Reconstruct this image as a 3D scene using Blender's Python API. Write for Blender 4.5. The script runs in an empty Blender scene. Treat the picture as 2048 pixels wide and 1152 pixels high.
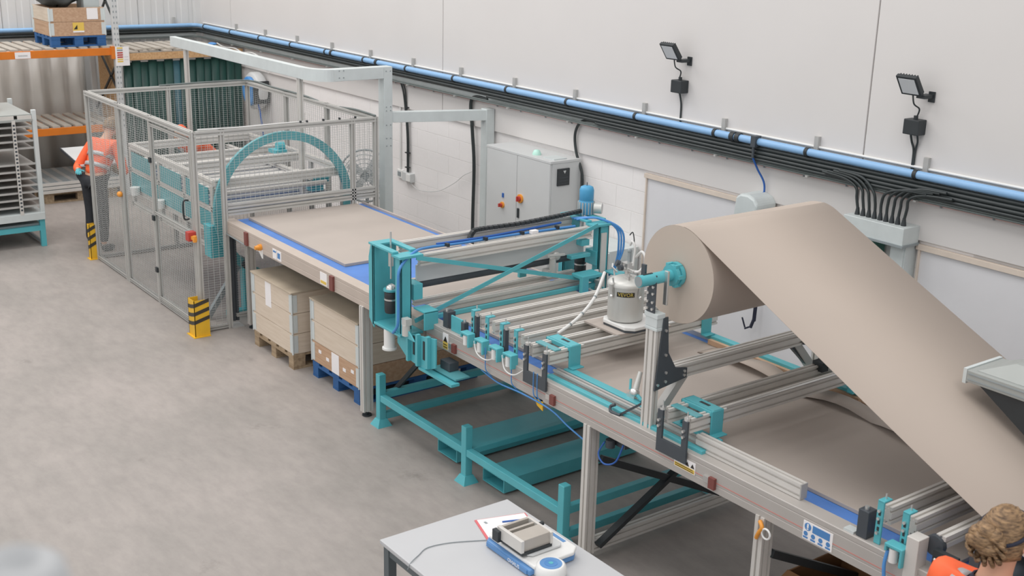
import bpy, bmesh, math, random
from mathutils import Vector as V, Matrix
random.seed(7)
S = bpy.context.scene
COL = S.collection
PI = math.pi

# ------------------------------------------------------------------ camera
def make_camera():
    yaw, pitch, roll = math.radians(143.2364155), math.radians(17.08804727), math.radians(-1.43490873)
    f = V((math.cos(yaw)*math.cos(pitch), math.sin(yaw)*math.cos(pitch), -math.sin(pitch)))
    rt = V((math.sin(yaw), -math.cos(yaw), 0)); dn = f.cross(rt)
    c, s = math.cos(roll), math.sin(roll)
    r2 = c*rt + s*dn; d2 = -s*rt + c*dn
    m = Matrix((r2, -d2, -f)).transposed().to_4x4(); m.translation = V((0, 0, 3.9))
    cd = bpy.data.cameras.new('camera'); cd.sensor_width = 36; cd.lens = 36*2378.58147/2048
    cd.clip_start = 0.05; cd.clip_end = 100
    cd.dof.use_dof = True; cd.dof.focus_distance = 8.5; cd.dof.aperture_fstop = 4.5
    o = bpy.data.objects.new('camera', cd); COL.objects.link(o); o.matrix_world = m
    S.camera = o
make_camera()

# ------------------------------------------------------------------ world, lights, exposure
w = bpy.data.worlds.new('world'); S.world = w; w.use_nodes = True
w.node_tree.nodes['Background'].inputs[0].default_value = (0.98, 0.985, 1.0, 1)
w.node_tree.nodes['Background'].inputs[1].default_value = 0.80
def overhead_light(x, y, sx, sy, e):
    l = bpy.data.lights.new('overhead_light', 'AREA'); l.shape = 'RECTANGLE'; l.size = sx; l.size_y = sy
    l.energy = e; l.color = (1.0, 0.965, 0.93)
    o = bpy.data.objects.new('overhead_light', l); COL.objects.link(o); o.location = (x, y, 8.5)
for lx, k in ((-17, 1.9), (-12.5, 1.4), (-8, 1.0), (-3.5, .85), (1, .7)):
    overhead_light(lx, 3.2, 2.0, 4.5, 125*k)
    overhead_light(lx, -6.0, 2.0, 5.0, 92*k)  # second row, added as fill to brighten upright faces
S.view_settings.view_transform = 'Standard'; S.view_settings.look = 'None'
S.view_settings.gamma = 1; S.view_settings.use_curve_mapping = False
S.view_settings.exposure = 0.0

# ------------------------------------------------------------------ materials
def lin(h):
    h = h.lstrip('#'); out = []
    for i in (0, 2, 4):
        c = int(h[i:i+2], 16)/255
        out.append(c/12.92 if c <= .04045 else ((c+.055)/1.055)**2.4)
    return out
def mat(name, hexc, rough=.5, metal=0.0, var=.06, scale=8.0, bump=0.0, stretch=None, dark=None, alpha=1.0, trans=0.0, spec=.5):
    m = bpy.data.materials.new(name); m.use_nodes = True
    nt = m.node_tree; N = nt.nodes; L = nt.links; b = N['Principled BSDF']
    c = lin(hexc)
    b.inputs['Roughness'].default_value = rough; b.inputs['Metallic'].default_value = metal
    b.inputs['Specular IOR Level'].default_value = spec
    tc = N.new('ShaderNodeTexCoord'); mp = N.new('ShaderNodeMapping')
    if stretch: mp.inputs['Scale'].default_value = stretch
    L.new(tc.outputs['Object'], mp.inputs[0])
    ns = N.new('ShaderNodeTexNoise'); ns.inputs['Scale'].default_value = scale; ns.inputs['Detail'].default_value = 5
    L.new(mp.outputs[0], ns.inputs['Vector'])
    cr = N.new('ShaderNodeValToRGB')
    lo = lin(dark) if dark else [x*(1-var) for x in c]
    hi = c if dark else [min(1, x*(1+var)) for x in c]
    cr.color_ramp.elements[0].color = (*lo, 1); cr.color_ramp.elements[1].color = (*hi, 1)
    cr.color_ramp.elements[0].position = .3; cr.color_ramp.elements[1].position = .7
    L.new(ns.outputs[0], cr.inputs[0]); L.new(cr.outputs[0], b.inputs['Base Color'])
    if bump:
        bp = N.new('ShaderNodeBump'); bp.inputs['Strength'].default_value = bump; bp.inputs['Distance'].default_value = .01
        L.new(ns.outputs[0], bp.inputs['Height']); L.new(bp.outputs[0], b.inputs['Normal'])
    if trans: b.inputs['Transmission Weight'].default_value = trans
    if alpha < 1: b.inputs['Alpha'].default_value = alpha
    return m
M = dict(
    wall=mat('white_wall_paint', '#D8D5D3', .7, var=.015, scale=1.2),
    block=mat('painted_block', '#EEEBEA', .75, var=.012, scale=30, bump=.02),
    clad=mat('grey_cladding', '#D8D8D7', .5, var=.02, scale=2),
    alu=mat('aluminium', '#D3D0CB', .42, .12, var=.04, scale=6),
    alud=mat('aluminium_dull', '#B5B4B1', .45, .15, var=.05, scale=6),
    galv=mat('galvanised_grey', '#CFD6D6', .5, .15, var=.04, scale=9),
    lgrey=mat('light_grey_paint', '#CBCDCD', .45, var=.02, scale=3),
    mgrey=mat('mid_grey_paint', '#8F979A', .45, var=.04),
    teal=mat('teal_paint', '#57B0BA', .38, var=.05, scale=6),
    tealp=mat('teal_panel', '#5FA3AA', .3, var=.08, scale=4),
    black=mat('black_plastic', '#2E3336', .5, var=.1),
    cable=mat('black_cable', '#33393A', .42, var=.1),
    cable2=mat('grey_cable', '#6E7675', .5, var=.1),
    dplate=mat('dark_plate', '#4A5056', .45, .2, var=.06),
    blue=mat('blue_hose', '#2F62B0', .4, var=.06),
    bluel=mat('light_blue_hose', '#4E8FD0', .4, var=.06),
    pipe=mat('blue_pipe', '#8DB8E2', .4, var=.03),
    belt=mat('blue_belt', '#5584CC', .45, var=.1, scale=5),
    board=mat('paper_board', '#B2A8A0', .75, var=.03, scale=2.5, bump=.02),
    boarde=mat('board_edge', '#AC9C8C', .8, var=.12, scale=90),
    paper=mat('kraft_paper', '#B5A89D', .7, var=.015, scale=2),
    rollend=mat('roll_end_paper', '#BDB0A4', .8, var=.02, scale=1.5),
    railtan=mat('dusty_rail', '#C2B5AA', .5, .1, var=.04, scale=5),
    wood=mat('pale_pine', '#DACCBB', .7, var=.08, scale=3.5, stretch=(1, 9, 14), dark='#CFBFAC'),
    woody=mat('pale_pine_cross', '#DACCBB', .7, var=.08, scale=3.5, stretch=(9, 1, 14), dark='#CFBFAC'),
    woodb=mat('brown_pine', '#C6A68A', .7, var=.1, scale=3.5, stretch=(1, 9, 14), dark='#B28F72'),
    woodd=mat('weathered_timber', '#B09B80', .8, var=.1, scale=4, stretch=(1, 8, 8), dark='#8C7860'),
    lid=mat('plywood_lid', '#C4B6A2', .75, var=.1, scale=3, dark='#A99C8A'),
    osb=mat('osb_board', '#D3AF84', .8, var=.15, scale=35, dark='#B98F62'),
    slat=mat('grey_deck_slat', '#B3ACA2', .8, var=.08, scale=4, stretch=(1, 8, 8)),
    palblue=mat('blue_pallet', '#2A5C93', .65, var=.12, scale=9),
    orange=mat('orange_beam', '#D97A22', .45, var=.05),
    orl=mat('amber_plastic', '#E79A3A', .35, var=.04),
    hiviz=mat('orange_hi_vis', '#FF6A3A', .6, var=.05, scale=14),
    refl=mat('reflective_tape', '#B8B8BA', .4, .2, var=.03),
    navy=mat('navy_cloth', '#25293A', .8, var=.12, scale=20),
    dcloth=mat('dark_trousers', '#2C2E33', .85, var=.12, scale=20),
    skin=mat('skin', '#D2A084', .55, var=.05),
    hair=mat('brown_hair', '#A88762', .55, var=.25, scale=34, stretch=(1, 1, 4), bump=.5, dark='#4E3A28'),
    curtain=mat('dark_green_curtain', '#22443F', .35, var=.15, scale=3, stretch=(1, 4, .6)),
    white=mat('white_plastic', '#E6E6E4', .4, var=.02),
    paperw=mat('white_paper', '#EFECEC', .8, var=.01),
    yellow=mat('safety_yellow', '#E6B52E', .5, var=.06),
    bstripe=mat('black_stripe', '#3E3A33', .55, var=.1),
    red=mat('red_plastic', '#B8433A', .45, var=.05),
    pinkr=mat('pink_conduit', '#D9B3B0', .5, var=.03),
    redl=mat('red_line', '#C98078', .6, var=.05),
    steel=mat('bright_steel', '#D8D8D6', .28, .8, var=.04),
    pot=mat('silver_pot_paint', '#CDCDC9', .38, .25, var=.03),
    green=mat('green_box', '#4D7F74', .5, var=.05),
    glass=mat('lamp_glass', '#D5D9DC', .15, var=.02),
    bag=mat('dark_sack', '#5A5F5E', .6, var=.3, scale=7, dark='#3A3D3C'),
    clear=mat('clear_tub', '#C9D3D4', .2, var=.04, alpha=.75),
    carton=mat('brown_carton', '#8A6442', .8, var=.06),
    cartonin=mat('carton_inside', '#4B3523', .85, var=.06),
    sheetp=mat('grey_plastic_sheet', '#BDBAB4', .35, var=.05, scale=2),
    ystick=mat('yellow_sticker', '#E2C05A', .6, var=.03),
    bstick=mat('blue_sticker', '#4F86C0', .5, var=.03),
    motor=mat('motor_blue', '#4B9BC6', .4, var=.05),
    labelk=mat('black_label', '#2B2722', .5, var=.05),
    labely=mat('yellow_lettering', '#C9B45A', .5, var=.03),
    scaleb=mat('scale_blue', '#5E8FC4', .4, var=.04),
    ind=mat('red_brown_sensor', '#7C4640', .5, var=.05),
    wire=mat('fence_wire', '#BDBFBD', .5, .2, var=.02),
    limb=mat('dark_leg', '#5B6468', .45, .1, var=.04),
    offcut=mat('wood_offcut', '#C4A387', .8, var=.08),
    greenb=mat('green_beacon', '#BFEBDD', .3, var=.02),
    tube=mat('milky_hose', '#DADAD8', .35, var=.02),
    railg=mat('grey_rail', '#B5B0AB', .45, .12, var=.03, scale=5),
    hoodg=mat('hood_grey', '#A3A7A4', .45, .1, var=.03),
    capg=mat('cap_grey', '#AEB0B2', .5, var=.03),
    steelg=mat('dull_steel', '#B7B0A7', .45, .2, var=.05),
    tabletop=mat('grey_tabletop', '#BFC0C2', .45, var=.02, scale=3),
    fal=mat('fence_aluminium', '#BEBDB9', .42, .12, var=.04),
    pinke=mat('pink_red_edge', '#D56A70', .5, var=.03),
    pboard=mat('primed_board', '#DBDBDE', .6, var=.01),
    batten=mat('pale_batten', '#D9CCBF', .7, var=.05),
    strip=mat('pale_curtain_strip', '#3A606A', .3, var=.1),
    )
def floor_material():
    m = bpy.data.materials.new('concrete_floor'); m.use_nodes = True
    nt = m.node_tree; N = nt.nodes; L = nt.links; b = N['Principled BSDF']
    b.inputs['Roughness'].default_value = .55
    tc = N.new('ShaderNodeTexCoord')
    def noise(sc, det, stretch=None):
        mp = N.new('ShaderNodeMapping')
        if stretch: mp.inputs['Scale'].default_value = stretch
        L.new(tc.outputs['Object'], mp.inputs[0])
        n = N.new('ShaderNodeTexNoise'); n.inputs['Scale'].default_value = sc; n.inputs['Detail'].default_value = det
        n.inputs['Roughness'].default_value = .65
        L.new(mp.outputs[0], n.inputs['Vector']); return n
    def ramp(n, a, c, p0=.35, p1=.65):
        r = N.new('ShaderNodeValToRGB'); r.color_ramp.elements[0].color = (*lin(a), 1); r.color_ramp.elements[1].color = (*lin(c), 1)
        r.color_ramp.elements[0].position = p0; r.color_ramp.elements[1].position = p1
        L.new(n.outputs[0], r.inputs[0]); return r
    r1 = ramp(noise(.9, 6, (1, 1.6, 1)), '#99938E', '#A8A09B')
    r2 = ramp(noise(5, 8, (1, 2.2, 1)), '#DEDEDE', '#FFFFFF', .3, .6)
    r3 = ramp(noise(2.3, 10), '#B5B5B0', '#FFFFFF', .27, .36)
    mx = N.new('ShaderNodeMix'); mx.data_type = 'RGBA'; mx.blend_type = 'MULTIPLY'; mx.inputs[0].default_value = .5
    L.new(r1.outputs[0], mx.inputs[6]); L.new(r2.outputs[0], mx.inputs[7])
    m2 = N.new('ShaderNodeMix'); m2.data_type = 'RGBA'; m2.blend_type = 'MULTIPLY'; m2.inputs[0].default_value = .45
    L.new(mx.outputs[2], m2.inputs[6]); L.new(r3.outputs[0], m2.inputs[7])
    L.new(m2.outputs[2], b.inputs['Base Color'])
    return m
M['floor'] = floor_material()

# ------------------------------------------------------------------ mesh builder
class B:
    def __init__(s): s.v = []; s.f = []; s.sm = []
    def add(s, vs, fs, smooth=False):
        o = len(s.v); s.v += [V(x) for x in vs]
        for f in fs: s.f.append([i+o for i in f]); s.sm.append(smooth)
        return s
    def box(s, x0, y0, z0, x1, y1, z1):
        x0, x1 = sorted((x0, x1)); y0, y1 = sorted((y0, y1)); z0, z1 = sorted((z0, z1))
        return s.add([(x, y, z) for x in (x0, x1) for y in (y0, y1) for z in (z0, z1)],
                     [(0, 1, 3, 2), (4, 6, 7, 5), (0, 4, 5, 1), (2, 3, 7, 6), (0, 2, 6, 4), (1, 5, 7, 3)])
    def cbox(s, c, d): return s.box(c[0]-d[0]/2, c[1]-d[1]/2, c[2]-d[2]/2, c[0]+d[0]/2, c[1]+d[1]/2, c[2]+d[2]/2)
    def ext(s, poly, axes, p, q):          # extrude a 2D polygon (a,b) from p to q
        a, b = axes; n = len(poly)
        vs = [p + a*x + b*y for x, y in poly] + [q + a*x + b*y for x, y in poly]
        fs = [(i, (i+1) % n, n+(i+1) % n, n+i) for i in range(n)] + [tuple(range(n-1, -1, -1)), tuple(range(n, 2*n))]
        return s.add(vs, fs)
    def frame(s, p, q, up):
        d = (q-p).normalized(); u = V(up)
        if abs(d.dot(u)) > .98: u = V((1, 0, 0)) if abs(d.x) < .9 else V((0, 1, 0))
        a = d.cross(u).normalized(); b = a.cross(d).normalized(); return a, b
    def bar(s, p, q, w, h, up=(0, 0, 1)):
        p, q = V(p), V(q)
        return s.ext([(-w/2, -h/2), (w/2, -h/2), (w/2, h/2), (-w/2, h/2)], s.frame(p, q, up), p, q)
    def prof(s, p, q, w, h, nw=1, nh=2, up=(0, 0, 1), g=.013, dp=.011):   # slotted aluminium profile
        p, q = V(p), V(q); pts = []
        def side(a, b, n):
            a, b = V(a), V(b); L = (b-a).length; d = (b-a)/L; inn = V((-d.y, d.x))
            pts.append(tuple(a))
            for i in range(n):
                c = L*(i+.5)/n
                for t, k in ((c-g/2, 0), (c-g/2, dp), (c+g/2, dp), (c+g/2, 0)): pts.append(tuple(a+d*t+inn*k))
        c = [(-w/2, -h/2), (w/2, -h/2), (w/2, h/2), (-w/2, h/2)]
        side(c[0], c[1], nw); side(c[1], c[2], nh); side(c[2], c[3], nw); side(c[3], c[0], nh)
        return s.ext(pts, s.frame(p, q, up), p, q)
    def poly(s, pts, vec):                # extrude a 3D polygon by vec
        pts = [V(x) for x in pts]; vec = V(vec); n = len(pts)
        return s.add(pts + [x+vec for x in pts], [(i, (i+1) % n, n+(i+1) % n, n+i) for i in range(n)] +
                     [tuple(range(n-1, -1, -1)), tuple(range(n, 2*n))])
    def cyl(s, p, q, r, r2=None, n=16, caps=True):
        p, q = V(p), V(q); r2 = r if r2 is None else r2
        a, b = s.frame(p, q, (0, 0, 1)); cs = [(math.cos(2*PI*i/n), math.sin(2*PI*i/n)) for i in range(n)]
        vs = [p+(a*x+b*y)*r for x, y in cs] + [q+(a*x+b*y)*r2 for x, y in cs]
        s.add(vs, [(i, (i+1) % n, n+(i+1) % n, n+i) for i in range(n)], True)
        if caps:
            s.add(vs[:n], [tuple(range(n-1, -1, -1))]); s.add(vs[n:], [tuple(range(n))])
        return s
    def tube(s, pts, r, n=7):
        pts = [V(x) for x in pts]; rings = []; a = None
        for i, p in enumerate(pts):
            d = ((pts[min(i+1, len(pts)-1)]-p).normalized() + (p-pts[max(i-1, 0)]).normalized()).normalized()
            if a is None: a, b = s.frame(p, p+d, (0, 0, 1))
            else: a = (a - d*a.dot(d)).normalized(); b = a.cross(d)
            rr = r[i] if isinstance(r, (list, tuple)) else r
            rings.append([p + (a*math.cos(2*PI*k/n) + b*math.sin(2*PI*k/n))*rr for k in range(n)])
        vs = [x for rg in rings for x in rg]; m = len(pts)
        s.add(vs, [(i*n+k, i*n+(k+1) % n, (i+1)*n+(k+1) % n, (i+1)*n+k) for i in range(m-1) for k in range(n)], True)
        s.add(rings[0], [tuple(range(n))]); s.add(rings[-1], [tuple(range(n))])
        return s
    def lathe(s, c, prof, n=24, ax=(0, 0, 1), smooth=True):
        c = V(c); ax = V(ax).normalized(); a = ax.orthogonal().normalized(); b = ax.cross(a)
        vs = [c+ax*z+(a*math.cos(2*PI*k/n)+b*math.sin(2*PI*k/n))*r for r, z in prof for k in range(n)]
        m = len(prof)
        s.add(vs, [(i*n+k, i*n+(k+1) % n, (i+1)*n+(k+1) % n, (i+1)*n+k) for i in range(m-1) for k in range(n)], smooth)
        if prof[0][0] > 1e-4: s.add(vs[:n], [tuple(range(n))])
        if prof[-1][0] > 1e-4: s.add(vs[-n:], [tuple(range(n))])
        return s
    def ball(s, c, r, n=14, m=9):
        rx, ry, rz = r if isinstance(r, (tuple, list)) else (r, r, r); c = V(c)
        vs = [c+V((rx*math.sin(PI*i/m)*math.cos(2*PI*k/n), ry*math.sin(PI*i/m)*math.sin(2*PI*k/n), rz*math.cos(PI*i/m)))
              for i in range(m+1) for k in range(n)]
        return s.add(vs, [(i*n+k, i*n+(k+1) % n, (i+1)*n+(k+1) % n, (i+1)*n+k) for i in range(m) for k in range(n)], True)

def smooth_path(pts, k=6):
    pts = [V(p) for p in pts]; out = []
    for i in range(len(pts)-1):
        p0 = pts[max(i-1, 0)]; p1 = pts[i]; p2 = pts[i+1]; p3 = pts[min(i+2, len(pts)-1)]
        for j in range(k):
            t = j/k
            out.append(.5*((2*p1)+(p2-p0)*t+(2*p0-5*p1+4*p2-p3)*t*t+(3*p1-p0-3*p2+p3)*t**3))
    out.append(pts[-1]); return out

ORG = {}
def mesh_obj(name, b, m, org=V((0, 0, 0)), bev=0, fix=True):
    me = bpy.data.meshes.new(name); me.from_pydata([v-org for v in b.v], [], b.f)
    me.polygons.foreach_set('use_smooth', b.sm)
    if fix:
        bm = bmesh.new(); bm.from_mesh(me); bmesh.ops.remove_doubles(bm, verts=bm.verts, dist=1e-6) if False else None
        bmesh.ops.recalc_face_normals(bm, faces=bm.faces); bm.to_mesh(me); bm.free()
    me.materials.append(M[m] if isinstance(m, str) else m)
    o = bpy.data.objects.new(name, me); COL.objects.link(o)
    if bev:
        md = o.modifiers.new('bevel', 'BEVEL'); md.width = bev; md.segments = 2; md.limit_method = 'ANGLE'
    return o
def thing(name, label, cat, loc, group=None):
    o = bpy.data.objects.new(name, None); COL.objects.link(o); o.empty_display_size = .05
    o.location = loc; o['label'] = label; o['category'] = cat
    if group: o['group'] = group
    ORG[o] = V(loc); return o
def part(t, name, b, m, bev=0, parent=None, label=None, stuff=False, fix=True):
    o = mesh_obj(name, b, m, ORG[t], bev, fix); o.parent = parent or t
    if label: o['label'] = label
    if stuff: o['kind'] = 'stuff'
    return o
def single(name, b, m, label, cat, loc, group=None, bev=0):
    o = mesh_obj(name, b, m, V(loc), bev); o.location = loc; o['label'] = label; o['category'] = cat
    if group: o['group'] = group
    return o
def struct(name, b, m, bev=0):
    o = mesh_obj(name, b, m, V((0, 0, 0)), bev); o['kind'] = 'structure'; ORG[o] = V((0, 0, 0)); return o
def share(src, t_or_parent, loc):
    c = src.copy(); COL.objects.link(c); c.parent = t_or_parent; c.location = loc; return c
def dup(t, off, label=None, group=None):
    r = t.copy(); COL.objects.link(r); r.location = t.location+V(off); ORG[r] = V(r.location)
    if label: r['label'] = label
    if group: r['group'] = group
    for ch in t.children:
        c = ch.copy(); COL.objects.link(c); c.parent = r
        for g in ch.children:
            d = g.copy(); COL.objects.link(d); d.parent = c
    return r
def text_part(t, name, s, size, origin, right, up, m, parent=None, wrap=None, align='CENTER'):
    cu = bpy.data.curves.new(name, 'FONT'); cu.body = s; cu.size = size; cu.align_x = align; cu.align_y = 'CENTER'
    cu.extrude = .0006; cu.resolution_u = 2
    ob = bpy.data.objects.new('text_source', cu); COL.objects.link(ob)
    dg = bpy.context.evaluated_depsgraph_get(); dg.update()
    me = bpy.data.meshes.new_from_object(ob.evaluated_get(dg)); me.name = name
    bpy.data.objects.remove(ob); bpy.data.curves.remove(cu)
    r, u = V(right).normalized(), V(up).normalized(); n = r.cross(u); o = V(origin)
    for v in me.vertices:
        x, y, z = v.co
        v.co = (wrap(x, y, z) if wrap else o+r*x+u*y+n*z)-ORG[t]
    me.materials.clear(); me.materials.append(M[m])
    ob = bpy.data.objects.new(name, me); COL.objects.link(ob); ob.parent = parent or t
    return ob

# ================================================================== THE ROOM
struct('floor', B().box(-18.9, -5, -.2, 2.5, 7.9, 0), 'floor')
WY = 7.5                                    # face of the right-hand wall
wall = struct('wall_right', B().box(-18.9, WY+.002, 0, 2.5, WY+.3, 6.2), 'wall')
seams = [-22, -17.25, -11.42, -5.59, .24, 2.5]
for a, c in zip(seams[:-1], seams[1:]):
    part(wall, 'wall_panel', B().box(max(a, -18.5)+.006, WY-.028, 1.735, c-.006, WY+.006, 6.2), 'wall', bev=.004)
proto = None
for k in range(8):                           # painted blockwork under the panels
    z0 = k*.2165
    for j in range(-1, 22):
        x0 = -14.7+j*.45+(.225 if k % 2 else 0)
        x1 = x0+.446
        if x0 > -5.0: continue
        c = V((x0+.223, WY+.02+random.uniform(-.0006, .0006), z0+.108))
        if proto is None:
            proto = part(wall, 'concrete_block', B().cbox((0, 0, 0), (.4475, .04, .2120)), 'block', bev=.0015); proto.location = c
        else: share(proto, wall, c)
wb = struct('wall_back', B().box(-18.9, -5, 0, -18.53, 7.6, 6.2), 'clad')
for k in range(7):                           # ribbed cladding sheets
    y1 = 7.5-k*1.0; pts = [(-18.53, y1)]
    for i in range(5):
        a = y1-i*.2
        pts += [(-18.50, a-.004), (-18.50, a-.10), (-18.508, a-.115), (-18.508, a-.185), (-18.50, a-.196)]
    pts.append((-18.53, y1-1.0))
    b = B(); n = len(pts); b.poly([(x, y, 0) for x, y in pts], (0, 0, 6.2))
    part(wb, 'cladding_sheet', b, 'clad')
struct('trim_1', B().box(-18.5, 7.38, 0, -18.4, 7.475, 6.2), 'clad')

# ================================================================== WALL SERVICES
def run(off, z, x_end=-2.6, y_end=2.6, r=.12):
    pts = [(x_end, WY-off, z), (-10, WY-off, z), (-18.5+off+r, WY-off, z)]
    for i in range(1, 6):
        a = PI/2*i/5; cx, cy = -18.5+off+r, WY-off-r
        pts.append((cx-r*math.sin(a), cy+r*math.cos(a), z))
    pts += [(-18.5+off, 5, z), (-18.5+off, y_end, z)]
    return pts
t = thing('cable_tray', 'long dark cable tray on strut brackets along the white wall and around the corner', 'cable tray', (-5, 7.46, 2.1))
part(t, 'tray_bed', B().box(-18.2, 7.425, 2.045, -2.6, 7.44, 2.2), 'galv')
part(t, 'tray_bed', B().box(-18.44, 2.6, 2.045, -18.425, 7.42, 2.2), 'galv')
for k in range(14):
    x = -5.02-k+1
    part(t, 'strut_bracket', B().box(x-.02, 7.44, 2.03, x+.02, 7.475, 2.352).box(x-.012, 7.36, 2.035, x+.012, 7.45, 2.05), 'alud', label='short grey strut bracket')
for y in (7.05, 6.14, 5.2, 4.2, 3.2):
    part(t, 'strut_bracket', B().box(-18.475, y-.02, 2.03, -18.44, y+.02, 2.352), 'alud')
t = thing('air_pipe', 'light blue air pipe running along the top of the cable tray', 'pipe', (-5, 7.385, 2.232))
part(t, 'pipe', B().tube(run(.12, 2.232), .031, 12), 'pipe')
for x in [-4.0-k*1.0 for k in range(14)]:
    part(t, 'pipe_clip', B().cyl((x-1.06, 7.38, 2.232), (x-1.03, 7.38, 2.232), .037, n=12).box(x-1.055, 7.38, 2.22, x-1.035, 7.475, 2.244), 'black')
for x in (-6.86, -6.8, -13.9, -12.75):
    part(t, 'coupling', B().cyl((x, 7.38, 2.232), (x+.045, 7.38, 2.232), .041, n=12), 'black')
part(t, 'take_off_valve', B().box(-6.60, 7.33, 2.19, -6.55, 7.4, 2.28).cyl((-6.575, 7.345, 2.2), (-6.575, 7.345, 2.1), .012), 'dplate')
for i, (off, z, r, m) in enumerate(((.11, 2.178, .017, 'cable'), (.12, 2.147, .017, 'cable'), (.125, 2.116, .016, 'cable'), (.13, 2.089, .013, 'cable'),
                         (.10, 2.16, .012, 'cable'), (.105, 2.13, .012, 'cable'))):
    path = [(-2.6, WY-off, z), (-5, WY-off, z), ({2: -10.4, 3: -8.6}.get(i, 0), WY-off, z)] if i in (2, 3) else run(off, z)
    single('power_cable', B().tube(path, r, 8), m, ['topmost of the thick black cables on the tray, just under the blue pipe', 'thick black cable on the tray, second down from the blue pipe', 'thick black cable on the tray, third down from the blue pipe', 'lowest of the black cables on the tray, above the thin grey ones', 'thinner black cable lying in front of the top two tray cables', 'thinner black cable lying in front of the middle tray cables'][i], 'cable', (-5, 7.38, z), 'black cables along the tray')
for i, z in enumerate((2.066, 2.05)):
    single('signal_cable', B().tube(run(.11, z), .0085, 6), 'cable2', ['thin grey cable along the lower edge of the tray, upper one', 'thin grey cable lowest along the tray, just above the pink conduit'][i], 'cable', (-5, 7.38, z))
single('conduit', B().tube([(-2.6, 7.462, 2.268), (-18.3, 7.462, 2.268)], .011, 8), 'white', 'thin white conduit running along the wall just above the blue pipe', 'conduit', (-5, 7.46, 2.268))
t = thing('conduit', 'pinkish conduit with saddle clips on the wall below the tray', 'conduit', (-5, 7.46, 2.03))
part(t, 'tube', B().tube([(-2.6, 7.458, 2.03), (-16.5, 7.458, 2.03)], .012, 8), 'pinkr')
for k in range(22):
    part(t, 'saddle_clip', B().box(-3.6-k*.42, 7.442, 2.014, -3.588-k*.42, 7.475, 2.046), 'mgrey')

def floodlight(x, lab):
    t = thing('floodlight', lab, 'floodlight', (x, 7.47, 2.8))
    p = [V((x+d, y, z)) for d in (-.085, .085) for y, z in ((7.25, 2.925), (7.345, 2.79))]
    n = V((0, -.135, -.095)).normalized()
    q = [p[0], p[2], p[3], p[1]]
    part(t, 'housing', B().poly(q, -n*.03), 'black', bev=.004)
    c = sum(q, V())/4
    part(t, 'lens', B().poly([c+(v-c)*.78 + n*.003 for v in q], -n*.006), 'glass')
    b = B()
    for i in range(7):
        f = -.07+i*.0233
        b.poly([(x+f, 7.27, 2.935), (x+f, 7.365, 2.805), (x+f, 7.385, 2.82), (x+f, 7.29, 2.945)], (.004, 0, 0))
    part(t, 'cooling_fins', b, 'black')
    part(t, 'wall_bracket', B().box(x+.03, 7.36, 2.775, x+.1, 7.475, 2.80).box(x+.06, 7.46, 2.745, x+.11, 7.475, 2.82), 'black')
    part(t, 'flex', B().tube(smooth_path([(x, 7.36, 2.80), (x+.012, 7.37, 2.73), (x+.02, 7.43, 2.69), (x-.0, 7.44, 2.63)]), .006, 6), 'cable')
floodlight(-7.58, 'black wall floodlight with white lens, farther left of the two')
floodlight(-5.14, 'black wall floodlight with white lens, nearer right of the two')
def jbox(x, lab, two):
    t = thing('junction_box', lab, 'junction box', (x, 7.47, 2.5))
    part(t, 'box', B().box(x-.065, 7.38, 2.505, x+.065, 7.475, 2.615), 'black', bev=.006)
    part(t, 'gland', B().cyl((x, 7.43, 2.61), (x, 7.43, 2.64), .016), 'black')
    b = B()
    for d in ((-.028, .028) if two else (0,)):
        b.tube(smooth_path([(x+d, 7.43, 2.51), (x+d*.9, 7.45, 2.45), (x+d*.25, 7.462, 2.38), (x+d*.2, 7.462, 2.24)]), .0085, 6)
    part(t, 'cable', b, 'cable')
jbox(-7.56, 'square black junction box under the farther floodlight', False)
jbox(-5.14, 'square black junction box under the nearer floodlight, two cables below', True)

# drop cables and sockets
t = thing('drop_cable', 'pair of black cables dropping from tray to socket behind the tall grey portal', 'cable', (-12.2, 7.46, 1.0))
for d in (-.025, .025):
    part(t, 'cable', B().tube(smooth_path([(-12.28+d, 7.44, 2.07), (-12.22+d, 7.45, 1.95), (-12.2+d*.5, 7.46, 1.75), (-12.17+d*.5, 7.47, 1.4), (-12.17+d*.4, 7.47, .97)]), .011, 7), 'cable')
for z in (1.75, 1.6, 1.2, 1.02):
    part(t, 'cable_tie', B().box(-12.21, 7.45, z, -12.14, 7.49, z+.012), 'black')
t = thing('drop_cable', 'thick black conduit dropping down the wall left of the grey cabinet', 'cable', (-10.75, 7.44, .1))
part(t, 'hose', B().tube(smooth_path([(-10.45, 7.42, 2.07), (-10.7, 7.43, 2.07), (-10.80, 7.44, 1.98), (-10.78, 7.45, 1.7), (-10.75, 7.46, 1.3), (-10.76, 7.46, .7), (-10.76, 7.46, .05)]), .020, 8), 'cable')
t = thing('drop_cable', 'wavy black cable dropping beside the right end of the grey cabinet', 'cable', (-8.9, 7.45, 1.2))
part(t, 'hose', B().tube(smooth_path([(-8.6, 7.42, 2.09), (-8.86, 7.43, 2.07), (-8.98, 7.44, 1.94), (-8.97, 7.45, 1.75), (-8.87, 7.46, 1.52), (-8.88, 7.46, 1.25), (-8.92, 7.45, .9), (-8.92, 7.45, .3)]), .014, 8), 'cable')
t = thing('air_hose', 'dark blue coiled air hose hanging from the blue pipe to a blow gun', 'hose', (-6.5, 7.44, .7))
part(t, 'hose', B().tube(smooth_path([(-6.575, 7.345, 2.1), (-6.56, 7.4, 2.0), (-6.51, 7.44, 1.88), (-6.51, 7.44, 1.72), (-6.52, 7.44, 1.55), (-6.5, 7.44, 1.2), (-6.47, 7.42, .82)]), .0085, 7), 'blue')
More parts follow.
